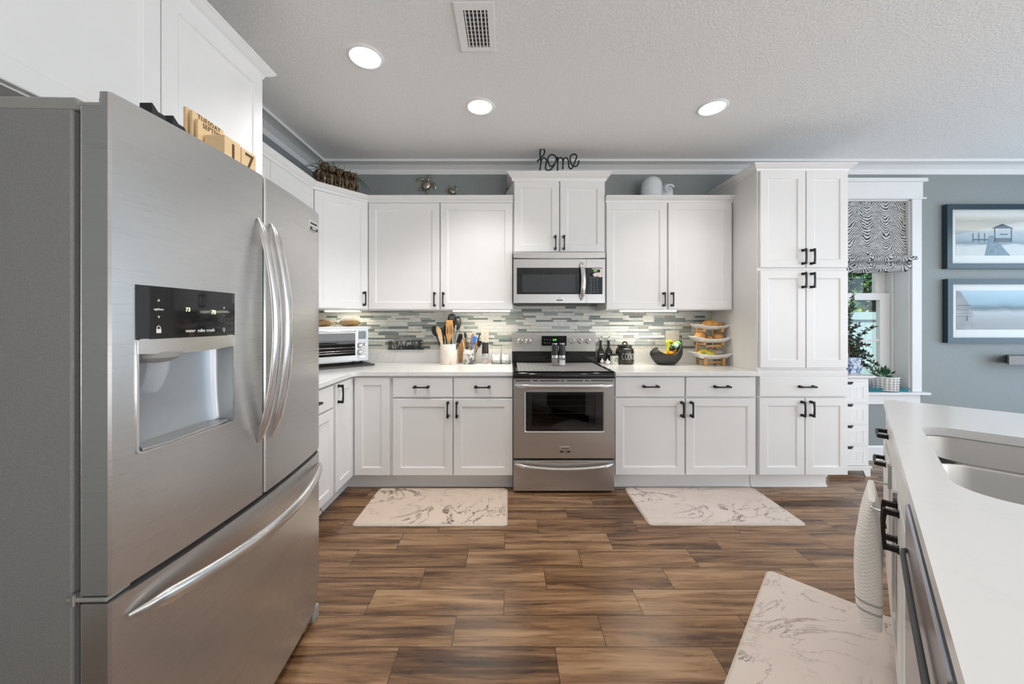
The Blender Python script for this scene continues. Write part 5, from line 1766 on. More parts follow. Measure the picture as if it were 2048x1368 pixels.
# three tier stand
SY = 3.165
st = thing('tiered_stand', 'bamboo three-tier stand with white boat-shaped bowls beside the pantry', 'stand', (X(1421, SY), SY, CT))
scx = X(1420, SY)
fl, frr = X(1402, 3.11) , X(1436.5, 3.11)
TIERS = [(1389, 1451, 649, 660, 3.20), (1384.5, 1453, 673.5, 686.5, 3.175), (1384, 1456.5, 704.5, 719.5, 3.16)]
def boat(u, v, a, bb, z0, hgt, off=0):
    """u,v in -1..1"""
    s_ = max(abs(u), abs(v))
    f = s_ ** 4.5
    return (a * u * (.66 + .34 * s_), bb * v * (.66 + .34 * s_), z0 + hgt * f * .78 + hgt * .49 * (abs(u) ** 2.4) * s_ ** 6 + off)
bowls = []
for (p0, p1, py0, py1, yy) in TIERS:
    a = (X(p1, yy) - X(p0, yy)) / 2
    cx = (X(p1, yy) + X(p0, yy)) / 2
    zb, zt = Z(py1, yy - .06), Z(py0, yy)
    hgt = (zt - zb) / 1.27
    b = MB(T(cx, yy, 0))
    for off in (0, .006):
        b.surf(lambda u, v: boat(2 * u - 1, 2 * v - 1, a - off * .7, .085 - off * .7, zb, hgt, off * .9), 25, 17)
    # rim strip
    k = 60
    prm = [((t_ * 8) % 2 - 1, int(t_ * 4)) for t_ in [i / k for i in range(k)]]
    def edge(t_, off):
        s_, q = (t_ * 4) % 1 * 2 - 1, int(t_ * 4) % 4
        u, v = ((s_, -1), (1, s_), (-s_, 1), (-1, -s_))[q]
        return boat(u, v, a - off * .7, .085 - off * .7, zb, hgt, off * .9)
    vs = [edge(i / k, 0) for i in range(k)] + [edge(i / k, .006) for i in range(k)]
    b.add(vs, [(i, (i + 1) % k, k + (i + 1) % k, k + i) for i in range(k)])
    b.build('bowl', 'white_ceramic', st, sm=50)
    bowls.append((cx, yy, zb, hgt, a))
lx0, lx1 = scx - .077, scx + .077
for x in (lx0, lx1):
    top = bowls[0][2] + .02
    b = MB()
    b.box(x - .010, x + .010, 3.215, 3.235, CT + .0005, top)
    b.build('upright', 'bamboo', st, bev=.002)
    b = MB()
    z3, z2, z1 = bowls[2][2], bowls[1][2], bowls[0][2]
    b.box(x - .010, x + .010, 3.085, 3.103, CT + .0005, z3 + .022)
    b.build('leg', 'bamboo', st, bev=.002)
    for zz in (z3, z2, z1):
        b = MB(); b.box(x - .010, x + .010, 3.103, 3.215, zz - .016, zz - .0005)
        if zz != z3: b.box(x - .010, x + .010, 3.103, 3.118, zz - .0006, zz + .014)
        b.build('bracket', 'bamboo', st, bev=.002)
for zz in (bowls[2][2], bowls[1][2]):
    b = MB(); b.box(lx0 + .010, lx1 - .010, 3.105, 3.117, zz - .030, zz - .016); b.build('crossbar', 'bamboo', st, bev=.002)
t = NT('golden_bread_crust'); v = t.noise(t.coord(), 45, 5)
t.set(color=t.ramp(v, [(.3, (.62, .24, .04)), (.7, (.82, .48, .16))]), rough=.55)
t.bump(v, .3, .004)
M['roll'] = t.m
def pastry(px, py, yy, rx, ry, rz, label, group, seed):
    q = tp(px, py, yy)
    rr = random.Random(seed)
    ph = rr.uniform(0, 6)
    b = MB()
    b.surf(lambda u, v: (q.x + rx * math.cos(2 * PI * u) * math.sin(PI * (.02 + .96 * v)) ** .8 * (1 + .05 * math.sin(6 * PI * u + ph)), q.y + ry * math.sin(2 * PI * u) * math.sin(PI * (.02 + .96 * v)) ** .8,
                         q.z + rz * (-math.cos(PI * v)) * (1 + .10 * math.sin(5 * (2 * PI * u) + ph))), 30, 14, True)
    tag(b.build('bread_roll', 'roll', sm=60), label, 'bread', group)
G = 'bread on the tiered stand'
y0_, y1_, y2_ = bowls[0][1], bowls[1][1], bowls[2][1]
pastry(1420.5, 649, y0_ - .01, .072, .050, .036, 'large golden pastry in the top bowl', G, 1)
pastry(1437, 650.5, y0_ + .015, .040, .036, .026, 'smaller golden pastry at the right of the top bowl', G, 2)
pastry(1399.5, 673, y1_, .044, .044, .036, 'round roll at the left of the middle bowl', G, 3)
pastry(1418, 677, y1_ + .01, .030, .034, .022, 'small roll in the centre of the middle bowl', G, 4)
pastry(1436, 674.5, y1_ + .005, .042, .044, .033, 'round roll at the right of the middle bowl', G, 5)
G = 'bananas in the lowest bowl'
banana([tp(1410.5, 699, y2_ + .02), tp(1408, 701.5, y2_ + .01), tp(1401, 704.5, y2_ - .01), tp(1397, 706.5, y2_ - .03)], .016, 'banana pointing left in the lowest bowl', 'banana', G)
banana([tp(1410.5, 699, y2_ + .02), tp(1415, 702, y2_ + .02), tp(1424, 705, y2_ + .02), tp(1434, 708, y2_ + .02)], .017, 'banana lying to the right in the lowest bowl', 'banana', G)
banana([tp(1410.5, 699.5, y2_ + .015), tp(1412, 703.5, y2_ - .01), tp(1418, 707.5, y2_ - .03), tp(1428, 710, y2_ - .035)], .017, 'front banana in the lowest bowl', 'banana_green', G)
q = tp(1432, 704.5, y2_ + .02)
bo = thing('produce_bag', 'clear produce bag with a dark twist tie in the lowest bowl', 'bag', q)
b = MB(); b.surf(lambda u, v: (q.x + .055 * (2 * v - 1), q.y + .045 * math.cos(2 * PI * u) * math.sin(PI * (.03 + .94 * v)) ** .6, q.z + (.028 + .006 * math.sin(9 * v)) * math.sin(2 * PI * u) * math.sin(PI * (.03 + .94 * v)) ** .6), 20, 14, True); b.build('film', 'bag_film', bo, sm=60)
b = MB(); b.tube(spline([tp(1413.5, 701.5, y2_ - .01), tp(1418, 697, y2_), tp(1421.5, 695.5, y2_), tp(1427, 697.5, y2_), tp(1430, 699, y2_ + .01)]), .0028, 6); b.build('tie', plain('dark_purple_tie', (.05, .02, .03), .5), bo)

# ================================================================== on top of the wall cabinets
# home sign
hy = YU - .02
o = thing('word_sign', 'black wire script sign reading home on top of the small wall cabinet', 'sign', (X(1117, hy), hy, CROWNTOP))
HZ = lambda x, y: Vector((X(1005 + x / 12.05, hy), hy, Z(280 + y / 12.05, hy)))
hb = (HZ(0, 755).z - .008) - CROWNTOP
strokes = [[(830, 530), (900, 470), (985, 380), (1015, 290), (985, 222), (935, 225), (908, 300), (912, 450), (925, 560), (900, 740)],
           [(925, 560), (950, 480), (1000, 450), (1050, 480), (1060, 540), (1035, 680), (1060, 735), (1110, 748), (1180, 710), (1250, 610), (1290, 500), (1288, 440), (1250, 385), (1190, 365), (1130, 390), (1095, 460), (1110, 570), (1150, 640), (1200, 650), (1240, 600)],
           [(1325, 415), (1326, 580), (1327, 750)], [(1327, 560), (1350, 470), (1390, 440), (1435, 460), (1455, 540), (1455, 720)],
           [(1455, 560), (1480, 470), (1520, 440), (1570, 470), (1595, 560), (1600, 660), (1640, 708), (1690, 670), (1750, 530), (1790, 410), (1750, 360), (1690, 360), (1635, 420), (1635, 520), (1670, 610), (1740, 650), (1810, 620), (1840, 510)]]
for si, st_ in enumerate(strokes):
    if si == 0: grp = [st_, strokes[1]]
    elif si == 1: continue
    elif si == 2: grp = strokes[2:5]
    else: continue
    b = MB()
    for s_ in grp:
        b.tube([p - Vector((0, 0, hb)) for p in spline([HZ(*q) for q in s_], 4)], .0062, 8)
    b.build('lettering', 'black_iron', o, sm=60)
# shell ornament: nautilus
ny = YW - .15
q = Vector((X(1301, ny), ny, UZ1 + .001))
b = MB(T(X(1302, ny), ny, 0))
zt = Z(353.5, ny); zb_ = UZ1 + .002
hgt = zt - zb_
wbig = X(1322, ny) - X(1281, ny)
b.surf(lambda u, v: ((wbig * .5) * math.cos(2 * PI * u) * max(0, 1 - max(0, (v - .40) / .60) ** 3.6) ** .5 + .010 * v, .085 * math.sin(2 * PI * u) * max(0, 1 - max(0, (v - .40) / .60) ** 3.6) ** .5, zb_ + hgt * v), 40, 32, True)
r2 = (X(1344.5, ny) - X(1318, ny)) / 2
zc2 = Z(382, ny)
zt2 = Z(368.5, ny)
b.surf(lambda u, v: (X(1331, ny) - X(1302, ny) + r2 * math.cos(2 * PI * u) * max(0, 1 - max(0, (v - .45) / .55) ** 2.4) ** .5, -.005 + .07 * math.sin(2 * PI * u) * max(0, 1 - max(0, (v - .45) / .55) ** 2.4) ** .5, zb_ + (zt2 - zb_) * v), 32, 24, True)
pts = []
for k in range(46):
    a = .4 + k * .24
    r = r2 * .80 * math.exp(-k * .040)
    pts.append((X(1331, ny) - X(1302, ny) + r * math.cos(a), -.070 - .012 * k / 46, zc2 - .01 + r * math.sin(a)))
b.tube(pts, [.010 * math.exp(-k * .03) for k in range(46)], 8)
t = NT('ribbed_white_ceramic'); c = t.coord()
sp = t.n('ShaderNodeSeparateXYZ'); t.l(c, sp.inputs[0])
sv = t.math('SINE', t.math('MULTIPLY', sp.outputs[2], 420))
t.set(color=t.ramp(t.noise(c, 8, 3), [(.3, (.62, .66, .69)), (.7, (.68, .71, .73))]), rough=.6); t.bump(sv, .15, .003)
tag(b.build('shell_ornament', t.m, sm=60), 'white ceramic nautilus shell on the wall cabinet beside the pantry', 'ornament')
# turtles on the wall
M['pewter'] = plain('aged_pewter', (.36, .33, .27), .30, 1.0, var=.25, scale=60)
def turtle(px, py, s_, rot, label):
    m = T(X(px, YW - .02), YW - .0215, Z(py, YW - .02)) @ Matrix.Rotation(rot, 4, 'Y')      # local x right, z towards the head
    o = thing('turtle_ornament', label, 'ornament', m @ Vector((0, 0, 0)), 0, 'metal turtles on the wall')
    b = MB(m)
    b.surf(lambda u, v: (s_ * .40 * math.cos(2 * PI * u) * math.sin(PI / 2 * v), -.030 * s_ / .11 * math.cos(PI / 2 * v) ** .8 + .012, s_ * .52 * math.sin(2 * PI * u) * math.sin(PI / 2 * v)), 28, 9, True)
    b.sphere((0, .006, 0), (s_ * .40, .015, s_ * .52), 24, 8)
    b.build('shell', 'pewter', o, sm=50)
    b = MB(m); b.tube([(0, 0, s_ * .45), (0, -.004, s_ * .62), (0, -.008, s_ * .74)], [s_ * .10, s_ * .09, s_ * .10], 10); b.sphere((0, -.010, s_ * .80), (s_ * .12, s_ * .11, s_ * .16), 14, 10); b.build('head', 'pewter', o, sm=60)
    for sx_ in (-1, 1):
        b = MB(m); b.tube(spline([(sx_ * s_ * .30, 0, s_ * .34), (sx_ * s_ * .58, -.004, s_ * .36), (sx_ * s_ * .82, -.002, s_ * .10), (sx_ * s_ * .88, 0, -s_ * .10)]), [s_ * q for q in ([.09] * 6 + [.12] * 6 + [.10, .08, .07, .05, .04, .03, .02])][:19], 8, flat=(1, .35), up=(0, -1, 0)); b.build('flipper', 'pewter', o, sm=60)
        b = MB(m); b.tube([(sx_ * s_ * .24, 0, -s_ * .42), (sx_ * s_ * .40, 0, -s_ * .58), (sx_ * s_ * .50, 0, -s_ * .74)], [s_ * .09, s_ * .10, s_ * .03], 8, flat=(1, .35), up=(0, -1, 0)); b.build('flipper', 'pewter', o, sm=60)
    b = MB(m); b.tube([(0, 0, -s_ * .48), (0, 0, -s_ * .64)], [s_ * .06, s_ * .01], 8); b.build('tail', 'pewter', o, sm=60)
turtle(852.5, 370, .105, math.radians(22), 'larger pewter sea turtle on the wall above the cabinets, head up')
turtle(903, 382, .068, math.radians(125), 'smaller pewter sea turtle on the wall, diving towards the range')
# animal planter on the corner cabinet
pa, pb = at(637, 360, UZ1 + .049), at(712, 380, UZ1 + .049)
pd = (pb - pa).normalized()
pm = T(pa.x - .112 * pd.y + .036 * pd.x, pa.y + .112 * pd.x + .036 * pd.y, UZ1 + .0468, math.atan2(pd.y, pd.x))
PLn = (pb - pa).length
o = thing('animal_planter', 'bronze planter shaped as a row of seated animals on the corner cabinet', 'planter', pm @ Vector((PLn / 2, 0, 0)), math.atan2(pd.y, pd.x))
t = NT('antique_bronze'); v = t.noise(t.coord(), 40, 5)
t.set(color=t.ramp(v, [(.35, (.050, .032, .017)), (.62, (.30, .23, .15))]), rough=.34, metal=.9)
M['antique'] = t.m
b = MB(pm); b.prism(rrect(-.02, PLn + .02, -.035, .075, .02), 0, .115); b.build('trough', 'antique', o, bev=.004)
for k in range(5):
    x = PLn * (k + .5) / 5
    sc = (.98, .90, .87, .85, .88)[k]
    b = MB(pm @ T(x, -.035, .0))
    b.sphere((0, .0, .060), (.034, .036, .060), 16, 12)
    for s_ in (-1, 1):
        b.tube([(s_ * .020, -.022, .085), (s_ * .018, -.040, .045), (s_ * .014, -.046, .012)], [.012, .011, .009], 8)
        b.sphere((s_ * .024, -.018, .0185), (.018, .028, .018), 10, 8)
        b.sphere((s_ * .012, -.046, .0085), (.010, .014, .008), 8, 6)
    b.build('animal_body', 'antique', o, sm=60)
    b = MB(pm @ T(x, -.040, .0))
    hz = .135 * sc + .012
    b.sphere((0, -.006, hz), (.030, .030, .030), 16, 12)
    b.sphere((0, -.034, hz - .010), (.015, .018, .013), 12, 8)
    for s_ in (-1, 1):
        b.sphere((s_ * .026, .0, hz + .024), (.010, .007, .015), 10, 8)
        b.sphere((s_ * .012, -.032, hz + .008), (.004, .004, .004), 8, 6)
    b.build('animal_head', 'antique', o, sm=60)
rr = random.Random(4)
M['blade'] = plain('dark_green_blade', (.055, .13, .03), .5, var=.5, scale=30)
for k in range(44):
    x = PLn * rr.uniform(.15, .85)
    a = rr.uniform(-1, 1) * 1.2 + (x / PLn - .5) * 1.6
    l = rr.uniform(.10, .22)
    p0 = Vector((x, rr.uniform(-.02, .05), .115))
    b = MB(pm)
    pts = [p0 + Vector((l * math.sin(a) * q * 1.1, -.10 * l * q * rr.uniform(0, 1.5), l * (.85 * q - .95 * q * q * abs(math.sin(a)) - .15 * q * q))) for q in [i / 8 for i in range(9)]]
    b.tube(pts, [.0058 * (1 - .85 * (i / 8) ** 1.5) for i in range(9)], 5, flat=(1, .5))
    b.build('leaf_blade', 'blade', o, sm=60)

# ================================================================== dining side
# small dresser
dy0 = 3.03
dx0, dx1 = 2.63, X(1740, dy0)
dz = Z(757, dy0)
FDR = T(dx0, dy0, 0)
wD = dx1 - dx0
o = thing('drawer_chest', 'narrow white chest of four drawers beside the pantry', 'chest', (dx0 + wD / 2, dy0 + .15, 0))
b = MB(FDR); b.box(0, wD, .012, .30, Z(934, dy0), dz - .001); b.build('body', 'white', o, bev=.002)
b = MB(FDR); b.sweep([(0, dz), (.010, dz), (.020, dz + .010), (.026, dz + .012), (.026, dz + .024), (0, dz + .024)], [(0, .30), (0, .0), (wD, 0), (wD, .30)]); b.box(0, wD, 0, .30, dz, dz + .0238); b.build('top', 'white', o)
b = MB(FDR)
zf = Z(934, dy0)
b.prism([(-.004, 0), (.035, 0), (.055, zf * .62), (wD - .055, zf * .62), (wD - .035, 0), (wD + .004, 0), (wD + .004, zf - .006), (-.004, zf - .006)], 0, .018, 'y')
b.prism([(.0185, 0), (.03, 0), (.05, zf * .62), (.25, zf * .62), (.27, 0), (.30, 0), (.30, zf - .0065), (.0185, zf - .0065)], -.004, .014, 'x'); b.prism([(.0185, 0), (.03, 0), (.05, zf * .62), (.25, zf * .62), (.27, 0), (.30, 0), (.30, zf - .0065), (.0185, zf - .0065)], wD - .014, wD + .004, 'x')
b.box(-.010, wD + .010, -.008, .30, zf - .006, zf + .008)
b.build('plinth', 'white', o)
for (p0, p1) in ((764, 805), (808.5, 848.5), (851.5, 890.5), (893.5, 931)):
    a, c = Z(p1, dy0) , Z(p0, dy0)
    cxx = wD / 2
    b = MB(FDR)
    b.prism([(.012, a), (wD - .012, a), (wD - .012, c), (cxx + .062, c), (cxx + .048, c - .022), (cxx - .048, c - .022), (cxx - .062, c), (.012, c)], 0, .014, 'y')
    dwr = b.build('drawer', 'white', o, bev=.0015)
    b = MB(FDR); b.box(cxx - .066, cxx + .066, .008, .016, c - .024, c); b.build('cut_out', 'dark_gap', dwr)
    b = MB(FDR)
    x0_, x1_, z0_, z1_ = .055, wD - .055, a + .028, c - .044
    for (u0, u1, v0, v1) in ((x0_, x1_, z0_, z0_ + .004), (x0_, x1_, z1_ - .004, z1_), (x0_, x0_ + .004, z0_, z1_), (x1_ - .004, x1_, z0_, z1_)):
        b.box(u0, u1, -.002, .001, v0, v1)
    for k in range(1, 5): b.box(x0_ + (x1_ - x0_) * k / 5 - .0012, x0_ + (x1_ - x0_) * k / 5 + .0012, -.001, .001, z0_, z1_)
    b.build('beaded_panel', 'white', dwr)
# vase with branches on the chest
vy = 3.16
vx = X(1702, vy)
vz0 = dz + .0245
t = NT('blue_white_glaze'); v = t.noise(t.coord(), 36, 4, .6, 1.2)
t.set(color=t.ramp(v, [(.46, (.62, .66, .72)), (.56, (.10, .17, .36))]), rough=.15)
o = thing('vase', 'square blue and white patterned vase on the chest, cut off by the pantry', 'vase', (vx, vy, vz0))
m = T(vx, vy, vz0)
b = MB(m)
zt = Z(714, vy) - vz0
for (s0, s1, za, zb2) in ((.040, .046, 0, zt * .22), (.046, .052, zt * .22, zt * .42), (.052, .043, zt * .42, zt * .5), (.043, .048, zt * .5, zt)):
    b.frustum((-s0, s0, -s0, s0, za), (-s1, s1, -s1, s1, zb2))
b.build('body', t.m, o, bev=.003)
rr = random.Random(11)
M['branch'] = plain('brown_twig', (.09, .055, .035), .7)
M['leafdark'] = plain('dark_bronze_leaf', (.040, .055, .030), .45, var=.5, scale=40)
bo = thing('branch_arrangement', 'tall dark leafy branches standing in the blue and white vase', 'plant', (vx, vy, vz0 + zt))
def leafadd(mb, p, d, l, w):
    d = d.normalized()
    s_ = d.cross(Vector((rr.uniform(-1, 1), rr.uniform(-1, 1), rr.uniform(-1, 1)))).normalized()
    n_ = d.cross(s_)
    mb.add([p, p + d * l * .45 + s_ * w + n_ * .001, p + d * l, p + d * l * .45 - s_ * w + n_ * .001], [(0, 1, 2), (0, 2, 3)])
lb = MB(); bb_ = MB()
tips = [(1697, 560), (1708, 590), (1706, 615), (1716, 650), (1748, 655), (1738, 690), (1722, 680), (1742, 715), (1730, 705), (1700, 640), (1752, 730), (1735, 733), (1745, 742)]
for (px, py) in tips:
    yy = vy + rr.uniform(-.02, .14)
    tip = tp(px, py, yy)
    base = Vector((vx + rr.uniform(-.02, .02), vy + rr.uniform(-.02, .02), vz0 + zt - .03))
    midp = base * .45 + tip * .55 + Vector((-.04, .0, .05))
    pts = spline([base, midp, tip], 8)
    bb_.tube(pts, [.0030 * (1 - .6 * i / len(pts)) for i in range(len(pts))], 5)
    for i in range(3, len(pts)):
        for _ in range(5):
            d = Vector((rr.uniform(-1, 1), rr.uniform(-.6, .6), rr.uniform(-.4, 1)))
            leafadd(lb, pts[i] + Vector((rr.uniform(-.008, .008),) * 3), d, rr.uniform(.022, .042), rr.uniform(.006, .010))
bb_.build('branches', 'branch', bo, sm=60)
lb.build('leaves', 'leafdark', bo)
# pot on a teal tray on the sill
py_ = YW + .06
tz_ = WZ0 + .0005
o_t = MB()
tx0, tx1 = X(1718, py_), X(1806, py_)
def tray_ring(z, ins): return [(p[0], p[1], z) for p in rrect(tx0 + ins, tx1 - ins, py_ - .085 + ins, py_ + .075 - ins, max(.015, .04 - ins), 6)]
rings = [tray_ring(tz_, .022), tray_ring(tz_ + .004, .016), tray_ring(tz_ + .030, .0), tray_ring(tz_ + .031, .004), tray_ring(tz_ + .008, .020)]
n = len(rings[0])
o_t.add([p for r in rings for p in r], [(j * n + i, j * n + (i + 1) % n, (j + 1) * n + (i + 1) % n, (j + 1) * n + i) for j in range(4) for i in range(n)] + [tuple(range(n))[::-1], tuple(range(4 * n, 5 * n))])
tag(o_t.build('tray', plain('teal_lacquer', (.015, .235, .29), .25), sm=40), 'teal tray on the window sill under the patterned pot', 'tray')
pc = Vector((X(1765.5, py_), py_ - .005, tz_ + .009))
pr, ph_ = (X(1789, py_) - X(1742, py_)) / 2, .125
o = thing('plant_pot', 'white pot with dark ring pattern and a small plant on the teal tray', 'plant pot', pc)
m = T(*pc)
b = MB(m); b.lathe([(pr * .93, 0), (pr * .96, .004), (pr, ph_), (pr - .004, ph_ + .002), (pr - .008, ph_ - .004), (pr - .008, ph_ - .012), (.001, ph_ - .012)], 36); b.build('pot', 'white_ceramic', o, sm=40)
b = MB(m)
for i in range(5):
    for k in range(22):
        a = 2 * PI * (k + (i % 2) * .0) / 22
        zc_ = .018 + i * .023
        rrr = pr * (.96 + .04 * zc_ / ph_) + .0006
        b.tube([(rrr * math.cos(a + .0075 / rrr * math.cos(q)), rrr * math.sin(a + .0075 / rrr * math.cos(q)), zc_ + .0075 * math.sin(q)) for q in [2 * PI * j / 10 for j in range(10)]], .0014, 4, closed=True)
b.build('ring_pattern', 'print_dark', o)
M['leafgreen'] = plain('deep_green_leaf', (.025, .10, .035), .35, var=.4, scale=40)
lb = MB(m)
for k in range(46):
    a, el = rr.uniform(0, 2 * PI), rr.uniform(.3, 1.45)
    d = Vector((math.cos(a) * math.cos(el), math.sin(a) * math.cos(el), math.sin(el)))
    p0 = Vector((rr.uniform(-.03, .03), rr.uniform(-.03, .03), ph_ - .012))
    leafadd(lb, p0 + d * rr.uniform(.0, .06), d, rr.uniform(.05, .085), rr.uniform(.009, .015))
lb.build('leaves', 'leafgreen', o)
# roman shade
sy = YW + .035
shx0, shx1 = WX0 + .014, X(1817, sy)
t = NT('zebra_fabric')
c = t.coord((1, 1, 1))
sp = t.n('ShaderNodeSeparateXYZ'); t.l(c, sp.inputs[0])
fx = t.math('FRACT', t.math('DIVIDE', sp.outputs[0], .178))
tri = t.math('ABSOLUTE', t.math('SUBTRACT', fx, .5))
nz = t.noise(c, 9, 3, .5)
nz2 = t.noise(t.coord((1, 1, 3.2)), 16, 2)
zz = t.math('ADD', sp.outputs[2], t.math('MULTIPLY', t.math('POWER', tri, 1.6), -.30))
zz = t.math('ADD', zz, t.math('MULTIPLY', nz, .11))
sn = t.math('SINE', t.math('MULTIPLY', zz, 245))
ms = t.math('GREATER_THAN', t.math('ADD', sn, t.math('MULTIPLY', t.math('SUBTRACT', nz2, .5), 2.6)), .30)
t.set(color=t.mix(ms, (.56, .55, .53), (.025, .026, .035)), rough=.85)
sz0_, sz1_ = Z(543, sy), WZ1 - .012
b = MB()
def shade(u, q):
    # q from the top down: flat panel, then two soft folds
    if q < .62:
        s_ = q / .62
        z = sz1_ + (Z(512, sy) - sz1_) * s_
        y = sy - .006 - .018 * s_ ** 3
    elif q < .80:
        a = (q - .62) / .18 * PI
        z = Z(512, sy) - .062 * (1 - math.cos(a)) / 2 + .0
        y = sy - .024 - .045 * math.sin(a) + .010 * (a / PI)
    else:
        a = (q - .80) / .20
        zt_ = Z(512, sy) - .062
        z = zt_ + (sz0_ - zt_) * a
        y = sy - .014 - .038 * math.sin(PI * a)
    xe = shx1 + (.018 * math.sin(PI * min(1, max(0, (q - .55) / .35))) if q > .55 else -.012 * math.sin(PI * q / .6))
    sag = .018 * math.sin(PI * u) * (1 if q > .8 else 0) * ((q - .8) / .2 if q > .8 else 0)
    return (shx0 + (xe - shx0) * u, y, z - sag)
b.surf(shade, 24, 70)
ob = b.build('roman_shade', t.m, sm=70, origin=((shx0 + shx1) / 2, sy, sz0_))
md_ = ob.modifiers.new('thick', 'SOLIDIFY'); md_.thickness = .003; md_.offset = -1
tag(ob, 'black and white zebra fabric roman shade half lowered in the window', 'roman shade')

# pictures on the wall
M['frame_dark'] = plain('dark_slate_frame', (.022, .046, .062), .28, var=.1)
M['mat_board'] = plain('white_mat_board', (.72, .71, .68), .7, var=.01)
def picture(px0, py0, py1, wid, label, kind):
    fy_ = YW - .045
    x0 = X(px0, fy_); z1_, z0_ = Z(py0, fy_), Z(py1, fy_)
    x1 = x0 + wid
    o = thing('framed_picture', label, 'picture', ((x0 + x1) / 2, YW - .001, z0_), 0, None)
    fw = .048
    b = MB()
    for (a, c, d, e) in ((x0, x1, z1_ - fw, z1_), (x0, x1, z0_, z0_ + fw), (x0, x0 + fw, z0_ + fw, z1_ - fw), (x1 - fw, x1, z0_ + fw, z1_ - fw)):
        b.box(a, c, fy_, YW - .001, d, e)
    b.build('frame', 'frame_dark', o)
    b = MB(); b.box(x0 + fw, x1 - fw, YW - .022, YW - .004, z0_ + fw, z1_ - fw); b.build('mat_board', 'mat_board', o)
    ix0, ix1, iz0, iz1 = x0 + fw + .055, x1 - fw - .055, z0_ + fw + .075, z1_ - fw - .055
    P_ = lambda u, v: (ix0 + (ix1 - ix0) * u, iz0 + (iz1 - iz0) * v)
    yb = YW - .0225
    tt = NT(kind + '_print')
    c = tt.coord((1.2, 1, 5)); v = tt.noise(c, 4, 5)
    sp_ = tt.n('ShaderNodeSeparateXYZ'); tt.l(tt.coord((1, 1, 1)), sp_.inputs[0])
    hgt = z1_ - z0_
    zr = tt.math('DIVIDE', sp_.outputs[2], hgt)
    zr = tt.math('ADD', zr, tt.math('MULTIPLY', tt.math('SUBTRACT', v, .5), .10))
    if kind == 'pier':
        tt.set(color=tt.ramp(zr, [(.0, (.62, .60, .55)), (.36, (.56, .58, .57)), (.40, (.16, .20, .24)), (.46, (.30, .36, .41)), (.58, (.42, .46, .48)), (.62, (.66, .62, .54)), (.75, (.50, .48, .45)), (.82, (.72, .68, .60))]), rough=.6)
    else:
        tt.set(color=tt.ramp(zr, [(.0, (.20, .195, .19)), (.35, (.30, .30, .30)), (.48, (.42, .44, .45)), (.54, (.06, .09, .11)), (.62, (.22, .36, .44)), (.85, (.42, .55, .63))]), rough=.6)
    b = MB(); b.box(ix0, ix1, yb - .0005, yb + .0004, iz0, iz1); pr_ = b.build('print', tt.m, o)
    if kind == 'pier':
        M['pier'] = plain('pier_ink', (.035, .065, .09), .6, var=.3, scale=40)
        M['pier_deck'] = plain('pier_deck_ink', (.13, .20, .25), .6, var=.4, scale=60)
        b = MB()
        b.prism([P_(.345, 0.0), P_(.655, 0.0), P_(.445, .50), P_(.40, .50)], yb - .0012, yb - .0006, 'y'); b.build('pier_deck', 'pier_deck', pr_)
        b = MB()
        b.prism([P_(.42, .68), P_(.70, .68), P_(.56, .80)], yb - .0018, yb - .0012, 'y')
        for u in (.46, .66): b.prism([P_(u, .34), P_(u + .014, .34), P_(u + .014, .68), P_(u, .68)], yb - .0018, yb - .0012, 'y')
        b.prism([P_(.46, .34), P_(.67, .34), P_(.67, .44), P_(.46, .44)], yb - .0018, yb - .0012, 'y'); b.prism([P_(.53, .52), P_(.62, .52), P_(.62, .55), P_(.53, .55)], yb - .0018, yb - .0012, 'y')
        b.prism([P_(.20, .38), P_(.40, .38), P_(.40, .42), P_(.20, .42)], yb - .0018, yb - .0012, 'y')
        for u in (.20, .27, .34): b.prism([P_(u, .34), P_(u + .012, .34), P_(u + .012, .56), P_(u, .56)], yb - .0018, yb - .0012, 'y')
        b.build('pier_hut', 'pier', pr_)
    else:
        b = MB()
        b.prism([P_(0, 0), P_(.20, 0), P_(.23, .22), P_(.20, .45), P_(.13, .72), P_(.05, .97), P_(0, 1)], yb - .0012, yb - .0006, 'y'); rk_ = b.build('dune', plain('dune_ink', (.27, .265, .26), .6, var=.35, scale=9), pr_)
        b = MB()
        for (v0, h_) in ((.50, .012), (.56, .008), (.60, .02), (.40, .007), (.33, .01)): b.prism([P_(.0, v0), P_(.17, v0 + .01), P_(.18, v0 + .01 + h_), P_(0, v0 + h_)], yb - .0018, yb - .0012, 'y')
        b.prism([P_(.115, .22), P_(.135, .22), P_(.14, .34), P_(.125, .36)], yb - .0018, yb - .0012, 'y')
        b.build('driftwood', 'print_dark', pr_)
    b = MB(); b.box(x0 + fw, x1 - fw, fy_ + .010, fy_ + .012, z0_ + fw, z1_ - fw); b.build('glass', 'picture_glass', o)
picture(1895, 408, 537, .98, 'dark-framed print of a pier and hut, the upper of two on the wall', 'pier')
picture(1896, 558, 686, .98, 'dark-framed print of a beach, the lower of two on the wall', 'beach')
# floating shelf
s_y = YW - .13
b = MB(); b.prism([(X(2018, s_y), s_y), (X(2018, s_y) + .80, s_y), (X(2018, s_y) + .80, YW - .001), (X(2013, YW), YW - .001)], Z(730, s_y), Z(712, s_y))
tag(b.build('wall_shelf', plain('grey_weathered_shelf', (.22, .21, .20), .6), bev=.003), 'grey floating shelf on the wall below the pictures', 'shelf')

# ================================================================== behind the camera (seen only in reflections)
o = thing('framed_sign', 'black-framed white sign on the board wall behind the camera', 'picture', (-.45, YF + .002, .75))
b = MB(); b.box(-.70, -.22, YF + .001, YF + .03, .75, 1.12); b.build('frame', 'black', o)
b = MB(); b.box(-.67, -.25, YF + .028, YF + .032, .78, 1.09); b.build('mat_board', 'mat_board', o)

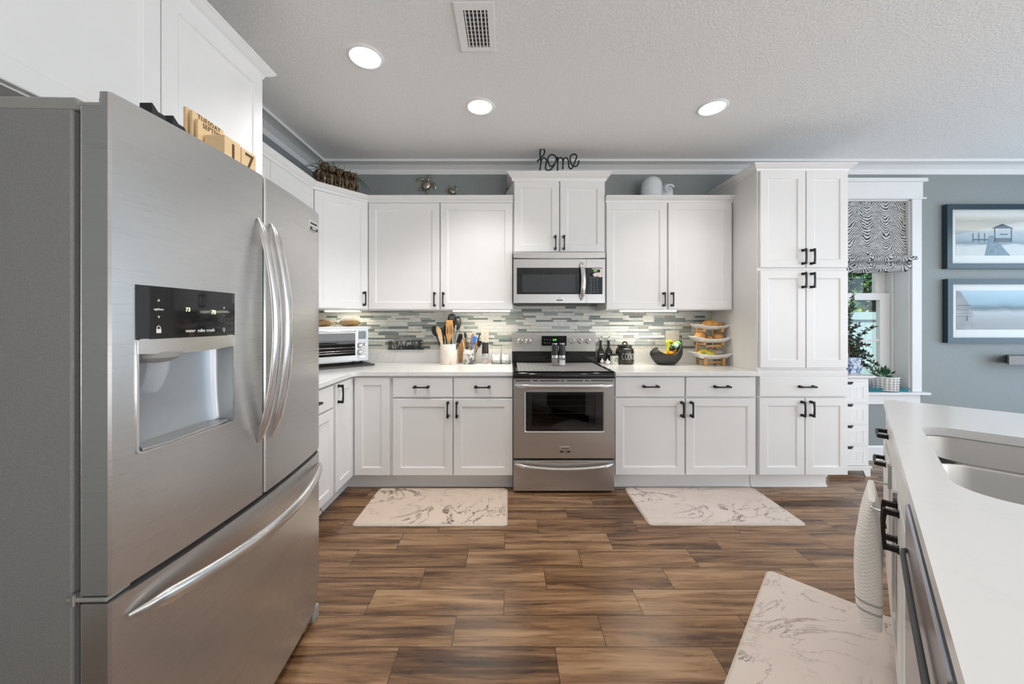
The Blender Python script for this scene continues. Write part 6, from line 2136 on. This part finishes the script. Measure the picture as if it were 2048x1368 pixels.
# ================================================================== garden
b = MB(); b.box(-6, 14, YW + .16, 16, -.12, -.02); struct(b.build('ground', plain('lawn_ground', (.13, .17, .06), .9, var=.4, scale=12)))
FYY = 6.6
o = thing('garden_fence', 'pale teal board fence beyond the window', 'fence', (6.0, FYY, -.02))
fz = Z(624, FYY)
fm = plain('fence_teal_paint', (.34, .47, .50), .6, var=.04)
for k in range(40):
    x = 3.2 + k * .15
    b = MB(); b.box(x, x + .144, FYY, FYY + .02, -.02, fz - .14); b.build('board', fm, o)
b = MB(); b.box(3.2, 9.2, FYY - .03, FYY + .03, fz - .14, fz); b.build('top_rail', fm, o)
M['g1'] = plain('pale_green_leaf', (.30, .46, .09), .5, var=.4, scale=3)
M['g2'] = plain('dark_green_leaf', (.045, .12, .045), .5, var=.4, scale=3)  # leaf green of the darker tree
M['bark'] = plain('tree_bark', (.12, .08, .05), .9)
def tree(x, y, r, zc, n, matn, name, label, seed, ls=.20):
    rr2 = random.Random(seed)
    o = thing(name, label, 'tree', (x, y, -.02))
    b = MB(); b.tube([(x, y, -.02), (x + .1, y, zc * .6), (x - .05, y, zc + r * .3)], [.12, .09, .03], 8); b.build('trunk', 'bark', o, sm=60)
    b = MB()
    for _ in range(n):
        d = Vector((rr2.gauss(0, 1), rr2.gauss(0, 1), rr2.gauss(0, 1))).normalized()
        p = Vector((x, y, zc)) + d * r * rr2.uniform(.55, 1.0) ** .6
        dd_ = Vector((rr2.uniform(-1, 1), rr2.uniform(-1, 1), rr2.uniform(-1, 1))).normalized()
        s2 = dd_.orthogonal().normalized()
        l = ls * rr2.uniform(.6, 1.2)
        b.add([p, p + dd_ * l * .5 + s2 * l * .28, p + dd_ * l, p + dd_ * l * .5 - s2 * l * .28], [(0, 1, 2), (0, 2, 3)])
    b.build('crown', matn, o)
tree(9.3, 9.6, 2.0, 2.6, 6500, 'g1', 'garden_tree', 'sunlit pale green tree beyond the fence', 3)
tree(7.32, 7.3, .55, 2.12, 420, 'g2', 'garden_tree', 'dark broad-leaved tree just behind the fence', 8, .30)
